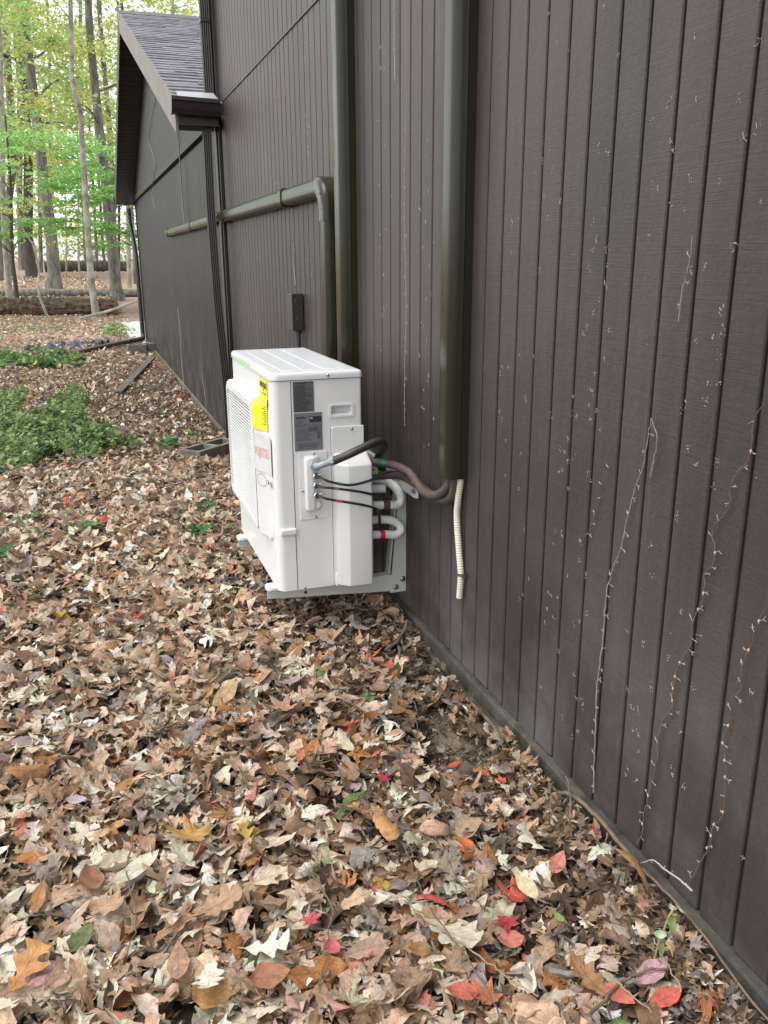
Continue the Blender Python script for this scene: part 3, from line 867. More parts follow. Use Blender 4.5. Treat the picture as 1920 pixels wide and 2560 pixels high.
hm.f.append(tuple(3 * m + a for a in range(m)))
hm_o = hm.build("handle", M['white'], ac)
# service panel below the handle
sp_ = [(-0.309, Z0 + 0.002), (-0.188, Z0 + 0.002), (-0.188, 0.846), (-0.303, 0.846), (-0.309, 0.840)]
MB().prism([(a, Y0 + 0.002, b) for a, b in sp_], [(a, Y0 - 0.005, b) for a, b in sp_]).build("service_panel", M['white'], ac, bevel=0.002)
MB().box(-0.3105, -0.3092, Y0 - 0.0012, Y0 + 0.001, Z0, 0.842).build("seam", M['seam'], ac)
# valve cover projecting from the service panel
yc = Y0 - 0.078
def vc(z, top=False):
    s = 0.0 if not top else 1.0
    yb = Y0 - 0.006
    if not top:
        return [(-0.306, yb, z), (-0.303, yc + 0.030, z), (-0.268, yc + 0.002, z), (-0.185, yc, z), (-0.178, yc + 0.008, z), (-0.178, yb, z)]
    return [(-0.303, yb, z), (-0.296, yb - 0.012, z), (-0.27, yb - 0.018, z), (-0.190, yb - 0.020, z), (-0.182, yb - 0.016, z), (-0.180, yb, z)]
v0, v1, v2 = vc(0.262), vc(0.716), vc(0.752, True)
cv = MB(); cv.v += v0 + v1 + v2; m = 6
for i in range(2):
    for a in range(m):
        b = (a + 1) % m; cv.f.append((i * m + a, i * m + b, (i + 1) * m + b, (i + 1) * m + a))
cv.f.append(tuple(range(m))); cv.f.append(tuple(2 * m + a for a in range(m)))
cv.build("valve_cover", M['white'], ac, bevel=0.006, bseg=3, ang=15, smooth=True)
MB().box(-0.307, -0.300, Y0 - 0.03, Y0 - 0.0052, 0.252, 0.30).build("cover_foot", M['white'], ac, bevel=0.002)
# electrical plate with raised box
MB().box(-0.430, -0.3265, Y0 - 0.004, Y0 + 0.001, 0.514, 0.762).build("electrical_plate", M['white'], ac, bevel=0.0012)
rb0 = [(a, Y0 - 0.0042, b) for a, b in rrect(-0.413, -0.352, 0.544, 0.750, (0.012,) * 4, 4)]
rb1 = [(a, Y0 - 0.026, b) for a, b in rrect(-0.408, -0.384, 0.552, 0.742, (0.010,) * 4, 4)]
ebox = MB().prism(rb0, rb1).build("connection_box", M['white'], ac, bevel=0.004, bseg=3, ang=20, smooth=True)
MB().tube([(-0.370, Y0 - 0.012, 0.570), (-0.371, Y0 - 0.0185, 0.570)], 0.012, 16).build("knockout", M['white'], ebox)

# front guard (plane x = X0)
gy0, gy1, gz0_, gz1_ = 2.925, 3.695, 0.420, 0.930


def gdepth(y):
    k = min(1.0, max(0.0, (y - 2.925) / 0.13)); return 0.030 * k * k * (3 - 2 * k)


guard = MB()
out_b = [(X0 - 0.0002, a, b) for a, b in rrect(gy0, gy1, gz0_, gz1_, (0.05,) * 4, 6)]
out_f = [(X0 - 0.002 - min(0.022, gdepth(a)), a, b) for a, b in rrect(gy0 + .004, gy1 - .004, gz0_ + .004, gz1_ - .004, (0.047,) * 4, 6)]
out_f2 = [(X0 - 0.002 - gdepth(a), a, b) for a, b in rrect(gy0 + .012, gy1 - .012, gz0_ + .012, gz1_ - .012, (0.042,) * 4, 6)]
out_f3 = [(X0 - 0.002 - gdepth(a), a, b) for a, b in rrect(2.985, gy1 - .014, gz0_ + .014, gz1_ - .014, (0.042,) * 4, 6)]
out_f4 = [(X0 - 0.002 - gdepth(a), a, b) for a, b in rrect(3.055, gy1 - .016, gz0_ + .016, gz1_ - .016, (0.042,) * 4, 6)]
in_f = [(X0 - 0.032, a, b) for a, b in rrect(3.135, gy1 - .030, gz0_ + .034, gz1_ - .040, (0.020,) * 4, 6)]
in_b = [(X0 - 0.0006, a, b) for a, b in rrect(3.137, gy1 - .032, gz0_ + .036, gz1_ - .042, (0.018,) * 4, 6)]
m = len(out_b); guard.v += out_b + out_f + out_f2 + out_f3 + out_f4 + in_f + in_b
for i in range(6):
    for a in range(m):
        b = (a + 1) % m; guard.f.append((i * m + a, i * m + b, (i + 1) * m + b, (i + 1) * m + a))
guard = guard.build("fan_guard", M['white_frame'], ac, smooth=True)
MB().box(X0 - 0.0335, X0 - 0.0296, 3.064, 3.0665, gz0_ + .02, gz1_ - .02).build("seam", M['seam'], guard)
MB().box(X0 - 0.004, X0 - 0.0012, 3.138, gz1_ and gy1 - .034, gz0_ + .037, gz1_ - .043).build("coil", M['grey_coil'], guard)
nsl = 34
slat_me = None
for i in range(nsl):
    z = gz0_ + 0.040 + (gz1_ - 0.046 - gz0_ - 0.040) * (i + 0.5) / nsl
    if slat_me is None:
        so = MB().box(X0 - 0.0285, X0 - 0.0215, 3.1365, gy1 - 0.0315, z - 0.0024, z + 0.0024).build("slat", M['white_frame'], guard, bevel=0.0012)
        slat_me = so.data; base_loc = Vector(so.location); zb = z
    else:
        link("slat", slat_me, (base_loc.x, base_loc.y, base_loc.z + z - zb), guard)
for yy in (3.27, 3.40, 3.53):
    MB().box(X0 - 0.010, X0 - 0.006, yy, yy + 0.006, gz0_ + .037, gz1_ - .043).build("guard_rib", M['white_frame'], guard)

xf = X0 - 0.0012


def front_x(y, z):
    """surface of the front panel, guard included"""
    if z < gz1_ - 0.004: return X0 - 0.0036 - gdepth(y)
    if z < gz1_ + 0.012: return X0 - 0.0036 - gdepth(y) * (gz1_ + 0.012 - z) / 0.016
    return X0 - 0.0012


def decal(name, y0, y1, z0, z1, mat, parent, t=0.0008, nyz=(14, 26)):
    mb_ = MB(); ny_, nz_ = nyz
    for j in range(nz_ + 1):
        for i in range(ny_ + 1):
            y_, z_ = y0 + (y1 - y0) * i / ny_, z0 + (z1 - z0) * j / nz_
            mb_.v.append((front_x(y_, z_) - t, y_, z_))
    for j in range(nz_):
        for i in range(ny_):
            q_ = j * (ny_ + 1) + i; mb_.f.append((q_, q_ + 1, q_ + ny_ + 2, q_ + ny_ + 1))
    return mb_.build(name, M[mat], parent)


def drape(o, t=0.0016):
    for v_ in o.data.vertices:
        y_, z_ = v_.co.y + o.location.y, v_.co.z + o.location.z
        v_.co.x = front_x(y_, z_) - t - o.location.x + (v_.co.x * 0.5)
    return o


en = decal("energy_label", 2.937, 3.075, 0.830, 1.012, 'yellow', ac)
drape(text("ENERGYGUIDE", 0.026, 'ink', en, (xf, 3.005, 0.980), (0, -1, 0), (0, 0, 1), sx=0.68, bold=0.0006))
rr5 = random.Random(8)
for z in (0.962, 0.957, 0.948, 0.940, 0.932): decal("print", 2.955, 2.955 + rr5.uniform(.03, .1), z, z + 0.0022, 'ink', en, .0014, (4, 1))
decal("print", 2.998, 3.008, 0.968, 0.978, 'ink', en, .0014, (2, 2))
for i in range(9): decal("print", 2.942, 2.942 + rr5.uniform(.02, .04), 0.918 - i * 0.008, 0.920 - i * 0.008, 'ink', en, .0016, (4, 1))
MB().box(X0 - 0.0052, X0 - 0.0045, 3.26, 3.50, 1.0225, 1.036).build("sticker", M['green_tape'], ac)
bdg = decal("badge", 2.905, 3.085, 0.675, 0.812, 'badge', ac)
drape(text("FUJITSU", 0.048, 'ink_red', bdg, (xf, 2.992, 0.732), (0, -1, 0), (0, 0, 1), sx=0.66, bold=0.001))
drape(text("HFI", 0.032, 'ink_mid', ac, (xf, 2.922, 0.630), (0, -1, 0), (0, 0, 1), sx=0.75))
hf = MB()
for k in range(24):
    a = 2 * math.pi * k / 24
    cy, cz = 3.005, 0.643; Ry, Rz = 0.035, 0.022
    yy, zz = cy + Ry * math.cos(a), cz + Rz * math.sin(a); fx = front_x(yy, zz)
    hf.box(fx - 0.0016, fx - 0.0008, yy - 0.0022, yy + 0.0022, zz - 0.0012, zz + 0.0012)
fx = front_x(2.955, .64)
hf.prism([(fx - 0.0006, 2.962, 0.634), (fx - 0.0006, 2.947, 0.643), (fx - 0.0006, 2.962, 0.652)], [(fx - 0.0018, 2.962, 0.634), (fx - 0.0018, 2.947, 0.643), (fx - 0.0018, 2.962, 0.652)])
hf.build("emblem", M['ink_mid'], ac)
# feet
for yy in (2.955, 3.58):
    q = rrect(-0.556, -0.14, yy - 0.028, yy + 0.028, (0.02, 0.004, 0.004, 0.02), 4)
    MB().prism([(a, b, 0.2335) for a, b in q], [(a, b, 0.2465) for a, b in q]).build("foot", M['white'], ac, bevel=0.002)

# ------------------------------------------------------------------ wall bracket
br = empty("wall_bracket", (-0.02, 3.27, 0.16))
tag(br, "pale metal bracket bolted to the wall carrying the air conditioner", "bracket")
for yy in (2.945, 3.57):
    a0 = [(-0.552, 0.197), (-0.05, 0.162), (-0.05, 0.2315), (-0.552, 0.2315)]
    arm = MB().prism([(a, yy, b) for a, b in a0], [(a, yy + 0.004, b) for a, b in a0])
    arm.box(-0.552, -0.05, yy + 0.0041, yy + 0.040, 0.2275, 0.2312)
    arm.build("arm", M['bracket'], br, bevel=0.0015)
    MB().box(-0.548, -0.50, yy + 0.004, yy + 0.034, 0.2155, 0.2273).build("slot", M['ink'], br)
    lg = [(-0.066, 0.158), (-0.0008, 0.158), (-0.0008, 0.606), (-0.028, 0.602)]
    leg = MB().prism([(a, yy - 0.005, b) for a, b in lg], [(a, yy - 0.0006, b) for a, b in lg])
    leg.prism([(-0.073, yy - 0.0004, 0.235), (-0.066, yy - 0.0004, 0.235), (-0.030, yy - 0.0004, 0.60), (-0.036, yy - 0.0004, 0.60)], [(-0.073, yy + 0.036, 0.235), (-0.066, yy + 0.036, 0.235), (-0.030, yy + 0.036, 0.60), (-0.036, yy + 0.036, 0.60)])
    leg.build("leg", M['bracket'], br)
    for (x, z) in ((-0.014, 0.211), (-0.043, 0.180)):
        b_ = MB().tube([(x, yy - 0.005, z), (x, yy - 0.0065, z)], 0.0115, 14)
        b_.tube([(x, yy - 0.0065, z), (x, yy - 0.014, z)], 0.0075, 6)
        b_.build("bolt", M['steel'], br)
    MB().tube([(-0.405, yy - 0.0003, 0.205), (-0.405, yy - 0.0015, 0.205)], 0.006, 10).build("hole", M['ink'], br)
rl = [(2.765, 0.585), (2.765, 0.615), (2.785, 0.632), (3.72, 0.632), (3.72, 0.578), (2.80, 0.578)]
rail = MB().prism([(-0.022, a, b) for a, b in rl], [(-0.018, a, b) for a, b in rl])
rail.box(-0.0179, -0.0008, 2.80, 3.72, 0.629, 0.632)
rail.build("rail", M['bracket'], br, bevel=0.001)
b_ = MB().tube([(-0.022, 2.795, 0.606), (-0.024, 2.795, 0.606)], 0.0105, 14); b_.tube([(-0.024, 2.795, 0.606), (-0.031, 2.795, 0.606)], 0.007, 6)
b_.build("bolt", M['steel'], br)

# ------------------------------------------------------------------ pipes and cables
def wrap_tube(pts, r, rib=0.0, pitch=0.012, n=10, seg=12):
    P = spline(pts, n)
    # resample evenly
    L = [0]
    for a, b in zip(P, P[1:]): L.append(L[-1] + (b - a).length)
    step = pitch / 4 if rib else 0.006
    k = max(3, int(L[-1] / step)); out = []
    j = 0
    for i in range(k + 1):
        s = L[-1] * i / k
        while j < len(L) - 2 and L[j + 1] < s: j += 1
        t = (s - L[j]) / max(1e-9, L[j + 1] - L[j])
        out.append(P[j].lerp(P[j + 1], min(1, t)))
    rad = [r * (1 + (rib if (i % 4) < 2 else 0)) for i in range(len(out))]
    return out, rad, L[-1]


def sub_path(out, a, b):
    n_ = len(out); return out[max(0, int(a * n_)): max(2, int(b * n_))]


LINE1 = [(-0.156, 2.900, 0.701), (-0.156, 2.870, 0.706), (-0.121, 2.860, 0.704), (-0.086, 2.830, 0.698), (-0.056, 2.770, 0.686), (-0.051, 2.700, 0.663), (-0.053, 2.630, 0.649), (-0.048, 2.550, 0.655), (-0.043, 2.470, 0.693), (-0.036, 2.445, 0.736), (-0.034, 2.440, 0.80)]
LINE2 = [(-0.150, 2.920, 0.643), (-0.147, 2.900, 0.648), (-0.062, 2.860, 0.653), (-0.034, 2.760, 0.645), (-0.030, 2.640, 0.639), (-0.030, 2.520, 0.646), (-0.026, 2.450, 0.674), (-0.026, 2.428, 0.724), (-0.026, 2.425, 0.80)]
for pts, lab in ((LINE1, "thick brown taped pipe with a green band dipping to the cover"), (LINE2, "brown taped pipe running just below the green-banded one")):
    t = empty("refrigerant_line", pts[1]); tag(t, lab, "pipe", "brown taped pipes")
    out, rad, L = wrap_tube(pts, 0.0150 if pts is LINE1 else 0.0155, 0.035, 0.02)
    MB().tube(out, rad, 12).build("pipe", M['brown_wrap'], t, smooth=True)
    if pts is LINE1:
        s_ = sub_path(out, 0.075, 0.145)
        MB().tube(s_, 0.0162, 12).build("tape", M['teal_tape'], t, smooth=True)
        s_ = sub_path(out, 0.245, 0.255)
        MB().tube(s_, 0.0168, 12).build("zip_tie", M['black'], t)
    else:
        s_ = sub_path(out, 0.02, 0.06)
        MB().tube([Vector(p) + Vector((0.004, -0.012, 0.016)) for p in s_], 0.007, 8).build("tag", M['green_tape'], t, smooth=True)

CAB1 = [(-0.376, 2.860, 0.680), (-0.369, 2.800, 0.684), (-0.341, 2.782, 0.672), (-0.269, 2.778, 0.655), (-0.183, 2.790, 0.665), (-0.122, 2.820, 0.678), (-0.080, 2.812, 0.682), (-0.059, 2.770, 0.669), (-0.051, 2.735, 0.646)]
CAB2 = [(-0.376, 2.860, 0.646), (-0.370, 2.800, 0.651), (-0.328, 2.788, 0.646), (-0.237, 2.784, 0.626), (-0.154, 2.820, 0.594), (-0.095, 2.860, 0.568), (-0.071, 2.900, 0.559)]
CAB3 = [(-0.376, 2.860, 0.609), (-0.371, 2.800, 0.615), (-0.341, 2.788, 0.606), (-0.231, 2.784, 0.578), (-0.168, 2.820, 0.548), (-0.135, 2.870, 0.512), (-0.120, 2.900, 0.43)]
for pts, lab, tm in ((CAB1, "uppermost thin black cable, banded green, crossing the white valve cover", 'teal_tape'), (CAB2, "middle thin black cable with a faded pink band", 'pink_tape'), (CAB3, "lowest thin black cable with a red band", 'red_tape')):
    t = empty("control_cable", pts[1]); tag(t, lab, "cable", "thin black cables from the connection box")
    out, rad, L = wrap_tube(pts, 0.0047)
    MB().tube(out, 0.0047, 8).build("sheath", M['black'], t, smooth=True)
    MB().tube(sub_path(out, 0.26, 0.32), 0.0054, 10).build("tape", M[tm], t, smooth=True)
    c = Vector(pts[0]) + Vector((0.0, -0.018, 0.001))
    g_ = MB()
    g_.tube([c + Vector((0, 0.006, 0)), c + Vector((0, 0.0, 0)), c + Vector((0.001, -0.004, 0))], [0.0135, 0.0135, 0.011], 8)
    g_.tube([c + Vector((0.003, -0.004, 0.006)), c + Vector((0.006, -0.012, 0.008)), c + Vector((0.016, -0.014, 0.011))], [0.0035, 0.003, 0.002], 5)
    g_.build("clamp", M['steel'], t)

t = empty("electrical_conduit", (-0.376, 2.85, 0.716)); tag(t, "thick dark corrugated conduit rising from a grey elbow on the unit's side", "conduit")
COND = [(-0.334, 2.800, 0.738), (-0.292, 2.775, 0.760), (-0.238, 2.770, 0.782), (-0.169, 2.790, 0.800), (-0.135, 2.820, 0.786), (-0.117, 2.880, 0.745), (-0.110, 2.950, 0.695), (-0.06, 3.02, 0.62)]
out, rad, L = wrap_tube(COND, 0.0142, 0.05, 0.009)
MB().tube(out, rad, 12).build("hose", M['black_brown'], t, smooth=True)
ep = spline([(-0.379, 2.868, 0.716), (-0.379, 2.815, 0.724), (-0.366, 2.800, 0.731), (-0.340, 2.798, 0.738), (-0.322, 2.793, 0.744)], 5)
elbow = MB().tube(ep, [0.0115] * len(ep), 12).build("elbow", M['conduit_grey'], t, smooth=True)
d = Vector((0.9, -0.15, 0.36)).normalized(); p0 = Vector((-0.338, 2.798, 0.738))
MB().tube([p0, p0 + d * 0.016], 0.0165, 8).build("nut", M['conduit_grey'], t)
MB().tube([(-0.379, 2.858, 0.716), (-0.379, 2.838, 0.718)], 0.019, 6).build("nut", M['conduit_grey'], t)

W1 = [(-0.157, 2.93, 0.592), (-0.127, 2.92, 0.592), (-0.094, 2.91, 0.593)]
W1B = [(-0.137, 2.985, 0.617), (-0.080, 2.965, 0.608), (-0.050, 2.925, 0.588), (-0.033, 2.915, 0.552), (-0.045, 2.905, 0.527), (-0.088, 2.895, 0.533), (-0.165, 2.900, 0.536)]
W2 = [(-0.155, 2.930, 0.469), (-0.084, 2.915, 0.468), (-0.043, 2.912, 0.447), (-0.036, 2.905, 0.422), (-0.061, 2.900, 0.410), (-0.098, 2.900, 0.416), (-0.165, 2.900, 0.421)]
for pts, lab, bands in ((W1, "short white foam stub with an open end", ()), (W1B, "white foam pipe loop with a brown band, above the red-banded loop", ((0.74, 0.84, 'brown_tape'),)), (W2, "lower white foam pipe loop with a red band", ((0.78, 0.86, 'red_tape'),))):
    t = empty("insulated_pipe", pts[1]); tag(t, lab, "pipe", "white foam pipes behind the valve cover")
    out, rad, L = wrap_tube(pts, 0.0158)
    MB().tube(out, 0.0158, 14).build("foam", M['white_foam'], t, smooth=True)
    for a, b, mt in bands:
        MB().tube(sub_path(out, a, b), 0.0168, 14).build("tape", M[mt], t, smooth=True)
    if pts is W1:
        e = Vector(pts[-1])
        MB().tube([e + Vector((-0.001, -0.002, 0)), e + Vector((0.0006, -0.0004, 0))], 0.007, 10).build("bore", M['ink'], t)

t = empty("drain_hose", (-0.03, 2.36, 0.34)); tag(t, "cream corrugated drain hose hanging out of the pipe cover", "hose")
HOSE = [(-0.016, 2.404, 0.80), (-0.016, 2.404, 0.745), (-0.017, 2.420, 0.666), (-0.016, 2.428, 0.607), (-0.016, 2.405, 0.499), (-0.016, 2.388, 0.425), (-0.017, 2.392, 0.345)]
out, rad, L = wrap_tube(HOSE, 0.0098, 0.10, 0.0085)
MB().tube(out, rad, 12).build("tube", M['cream'], t, smooth=False)
cl = MB().tube([(-0.016, 2.388, 0.424), (-0.016, 2.388, 0.433)], 0.0122, 14)
cl.box(-0.020, -0.010, 2.364, 2.376, 0.4225, 0.4345)
cl.build("clamp", M['steel'], t)

# disconnect box
t = empty("disconnect_box", (-0.033, 4.54, 1.05)); tag(t, "small dark brown electrical box on the wall above the unit", "electrical box")
MB().box(-0.061, -0.0035, 4.487, 4.605, 1.053, 1.236).build("body", M['box_side'], t, bevel=0.003)
MB().box(-0.064, -0.004, 4.4815, 4.4865, 1.050, 1.240).build("cover", M['box_brown'], t, bevel=0.002)
for (x, z, r) in ((-0.045, 1.208, .003), (-0.022, 1.212, .0026), (-0.045, 1.197, .0026), (-0.024, 1.165, .0026), (-0.04, 1.122, .0026), (-0.038, 1.110, .003)):
    MB().tube([(x, 4.4814, z), (x, 4.4800, z)], r, 8).build("rivet", M['steel'], t)
MB().tube([(-0.03, 4.4814, 1.078), (-0.03, 4.479, 1.078)], 0.014, 16).build("knockout", M['box_brown'], t)
MB().tube([(-0.028, 4.51, 1.0525), (-0.028, 4.51, 1.034)], 0.019, 12).build("fitting", M['box_brown'], t, smooth=True)
MB().tube([(-0.028, 4.51, 1.034), (-0.028, 4.51, 0.35)], 0.0125, 12).build("hose", M['black_brown'], t, smooth=True)

# ------------------------------------------------------------------ leaf shapes
def strip_leaf(ts, hw, lean=0.0, half=True, asym=None):
    """leaf built along a midrib: per station mid, (half) and outer points both sides"""
    V = []; UV = []; F = []
    cols = [-1, -.5, 0, .5, 1] if half else [-1, 0, 1]
    nc = len(cols)
    for i, (t, w) in enumerate(zip(ts, hw)):
        for c in cols:
            ww = w if asym is None else w * (asym[i] if c > 0 else 1.0)
            V.append((c * ww, t + lean * abs(c) * ww)); UV.append((c * ww * 1.6, t))
    for i in range(len(ts) - 1):
        for j in range(nc - 1):
            a, b, c_, d = i * nc + j, i * nc + j + 1, (i + 1) * nc + j + 1, (i + 1) * nc + j
            if j < nc // 2: F += [(a, b, d), (b, c_, d)]
            else: F += [(a, b, c_), (a, c_, d)]
    return np.array(V), np.array(F), np.array(UV)


def maple_leaf(rings=2, teeth=True):
    pts = []
    lobes = [(0, .64), (52, .58), (-52, .58), (108, .40), (-108, .40)]
    for a, r in lobes:
        if teeth: pts += [(a - 15, r * .62), (a - 9, r * .74), (a, r), (a + 9, r * .74), (a + 15, r * .62)]
        else: pts += [(a - 12, r * .66), (a, r), (a + 12, r * .66)]
    pts += [(26, .27), (-26, .27), (80, .22), (-80, .22), (150, .22), (-150, .22), (180, .12)]
    pts.sort()
    V = [(0, .36)]; UV = [(0, .36)]; F = []
    n_ = len(pts)
    fr = [0.5, 1.0] if rings == 2 else [1.0]
    for f_ in fr:
        for a, r in pts:
            x = math.sin(math.radians(a)) * r * f_; y_ = .36 + math.cos(math.radians(a)) * r * f_
            V.append((x, y_)); UV.append((x, y_))
    for k in range(n_):
        k2 = (k + 1) % n_
        F.append((0, 1 + k2, 1 + k))
        if rings == 2:
            F += [(1 + k, 1 + k2, 1 + n_ + k), (1 + k2, 1 + n_ + k2, 1 + n_ + k)]
    return np.array(V), np.array(F), np.array(UV)


def ovate(n_, w, peak=0.8):
    ts = [i / n_ for i in range(n_ + 1)]
    return ts, [max(0.004, w * math.sin(math.pi * t ** peak)) if 0 < t < 1 else 0.004 for t in ts]


def lobed(n_, lobes, w, deep, tip=.5, stem=.10, sharp=1.0):
    """rounded (sharp<1) or pointed (sharp>1) lobes along a leaf that widens above its middle"""
    ts, hw = [], []
    for i in range(n_ + 1):
        t = i / n_
        u = max(0.0, (t - stem) / (1 - stem))
        env = w * (math.sin(math.pi * min(1, u ** 1.25)) ** .75) if 0 < u < 1 else 0
        c = (0.5 - 0.5 * math.cos(2 * math.pi * lobes * u)) ** sharp
        ts.append(t); hw.append(max(.007, env * (1 - deep + deep * c)))
    return ts, hw


HI = {
    'oak': strip_leaf(*lobed(26, 4, .31, .52, sharp=.7), lean=0.30), 'redoak': strip_leaf(*lobed(24, 3, .36, .74, sharp=1.3), lean=0.5),
    'maple': maple_leaf(2, True), 'ovate': strip_leaf(*ovate(11, .27), lean=0.15), 'beech': strip_leaf(*ovate(11, .20, .95), lean=0.2),
    'round': strip_leaf(*ovate(10, .40, .75), lean=0.1),
}
MD = {
    'oak': strip_leaf(*lobed(17, 4, .31, .52, sharp=.7), lean=0.30, half=False), 'redoak': strip_leaf(*lobed(13, 3, .36, .74, sharp=1.2), lean=0.5, half=False),
    'maple': maple_leaf(1, True), 'ovate': strip_leaf(*ovate(7, .27), lean=0.15, half=False), 'beech': strip_leaf(*ovate(7, .20, .95), lean=0.2, half=False),
    'round': strip_leaf(*ovate(7, .40, .75), lean=0.1, half=False),
}
LO = {
    'oak': strip_leaf(*lobed(10, 3, .31, .5, sharp=.7), lean=0.3, half=False),
    'redoak': strip_leaf(*lobed(10, 3, .36, .7, sharp=1.1), lean=0.4, half=False),
    'maple': maple_leaf(1, False), 'ovate': strip_leaf(*ovate(4, .27), lean=0.15, half=False),
    'beech': strip_leaf(*ovate(4, .20, .95), lean=0.2, half=False), 'round': strip_leaf(*ovate(4, .40, .75), lean=0.1, half=False),
    'shred': strip_leaf([0, .35, .6, 1.0], [.05, .22, .12, .03], 0.1, False),
}


def rot_xyz(rx, ry, rz):
    cx, sx, cy, sy, cz, sz = np.cos(rx), np.sin(rx), np.cos(ry), np.sin(ry), np.cos(rz), np.sin(rz)
    R = np.empty((len(rx), 3, 3))
    R[:, 0, 0] = cz * cy; R[:, 0, 1] = cz * sy * sx - sz * cx; R[:, 0, 2] = cz * sy * cx + sz * sx
    R[:, 1, 0] = sz * cy; R[:, 1, 1] = sz * sy * sx + cz * cx; R[:, 1, 2] = sz * sy * cx - cz * sx
    R[:, 2, 0] = -sy; R[:, 2, 1] = cy * sx; R[:, 2, 2] = cy * cx
    return R


def make_leaves(tmpl, size, k1, k2, tw, crump, tilt, yaw_, asp=None, rs=RS, torn=0.0):
    """curled leaves of one template: (N, nv, 3) around their centre"""
    V, F, UV = tmpl
    n_ = len(size)
    x = V[None, :, 0] * (np.ones((n_, 1)) if asp is None else asp[:, None]); y = V[None, :, 1] - 0.5 + 0 * x
    out_ = np.minimum(1, np.abs(V[None, :, 0]) * 6)
    x = x * (1 - out_ * torn * rs.uniform(0, 1, x.shape) ** 2); y = y + out_ * torn * .10 * rs.normal(size=x.shape)
    k1 = np.where(np.abs(k1) < .05, .05, k1)[:, None]; k2 = np.where(np.abs(k2) < .05, .05, k2)[:, None]
    X = np.sin(k1 * x) / k1; Za = (1 - np.cos(k1 * x)) / k1
    Y = np.sin(k2 * y) / k2; Zb = (1 - np.cos(k2 * y)) / k2
    Z = Za + Zb + tw[:, None] * x * y * 2
    edge = np.minimum(1, np.abs(V[None, :, 0]) * 4)
    Z = Z + crump[:, None] * rs.normal(size=x.shape) * (0.35 + edge)
    ph = rs.uniform(0, 6.28, (n_, 1)); fq = rs.uniform(5, 11, (n_, 1))
    Z = Z + crump[:, None] * 1.6 * np.sin(fq * y + ph + 2.0 * x) * edge
    P = np.stack([X, Y, Z], -1) * size[:, None, None]
    R = rot_xyz(tilt[:, 0], tilt[:, 1], yaw_)
    return np.einsum('nij,nvj->nvi', R, P)


def leaf_object(name, parts, mat, parent=None, loc=(0, 0, 0)):
    """parts: list of (verts (N,nv,3), faces, uv, colours (N,3)) joined into one mesh"""
    vs, fs, us, cs = [], [], [], []
    o = 0
    for P, F, UV, C in parts:
        n_, nv = P.shape[:2]
        if n_ == 0: continue
        vs.append(P.reshape(-1, 3))
        fs.append((F[None] + (np.arange(n_) * nv)[:, None, None]).reshape(-1, 3) + o)
        us.append(np.tile(UV, (n_, 1))); cs.append(np.repeat(C, nv, 0))
        o += n_ * nv
    V = np.concatenate(vs); F = np.concatenate(fs); U = np.concatenate(us); Cc = np.concatenate(cs)
    me = bpy.data.meshes.new(name)
    me.vertices.add(len(V)); me.vertices.foreach_set("co", (V - np.array(loc)).astype(np.float32).ravel())
    me.loops.add(len(F) * 3); me.loops.foreach_set("vertex_index", F.astype(np.int32).ravel())
    me.polygons.add(len(F)); me.polygons.foreach_set("loop_start", np.arange(0, len(F) * 3, 3, dtype=np.int32))
    uvl = me.uv_layers.new(name="UVMap"); uvl.data.foreach_set("uv", U[F.ravel()].astype(np.float32).ravel())
    ca = me.color_attributes.new("Col", 'FLOAT_COLOR', 'POINT')
    ca.data.foreach_set("color", np.concatenate([Cc, np.ones((len(Cc), 1))], 1).astype(np.float32).ravel())
    me.polygons.foreach_set("use_smooth", np.ones(len(F), dtype=bool))
    me.update(calc_edges=True); me.validate()
    me.materials.append(mat)
    return link(name, me, loc, parent)


PAL = {
    'tan': (0.51, 0.355, 0.245), 'pale': (0.66, 0.55, 0.43), 'bone': (0.78, 0.73, 0.60), 'brown': (0.345, 0.22, 0.14), 'dark': (0.115, 0.075, 0.048),
    'mauve': (0.33, 0.27, 0.245), 'grey': (0.34, 0.29, 0.23), 'orange': (0.45, 0.25, 0.11), 'red': (0.58, 0.12, 0.085), 'salmon': (0.60, 0.23, 0.17),
    'pink': (0.62, 0.37, 0.34), 'yellow': (0.66, 0.44, 0.10), 'green': (0.13, 0.19, 0.075), 'crimson': (0.40, 0.05, 0.06), 'cream': (0.78, 0.72, 0.46), 'rust': (0.36, 0.16, 0.06),
}


def pick_cols(n_, weights, rs=RS, spread=0.26):
    names = list(weights); w = np.array([weights[k] for k in names], float); w /= w.sum()
    idx = rs.choice(len(names), n_, p=w)
    base = np.array([PAL[k] for k in names])[idx] * 0.95
    v = np.exp(rs.normal(0, spread, (n_, 1)))
    hue = 1 + rs.normal(0, 0.022, (n_, 3))
    return np.clip(base * v * hue, 0.01, 0.82), [names[i] for i in idx]


W_OPEN = dict(tan=33, pale=34, bone=8, brown=17, dark=6, mauve=5, grey=5, orange=2.5, red=.35, salmon=.6, pink=1.2, yellow=.4, green=.4, rust=3)
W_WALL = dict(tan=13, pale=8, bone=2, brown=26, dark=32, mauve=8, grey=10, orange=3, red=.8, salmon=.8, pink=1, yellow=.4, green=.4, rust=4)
W_FAR = dict(tan=30, pale=24, bone=8, brown=18, dark=9, mauve=9, grey=6, orange=4, red=.6, salmon=1, pink=3, yellow=.8, green=.3, rust=3)
BARE = ((-0.14, 2.13, 0.17), (-0.20, 1.95, 0.12), (-0.13, 2.62, 0.15), (-0.12, 2.42, 0.09))


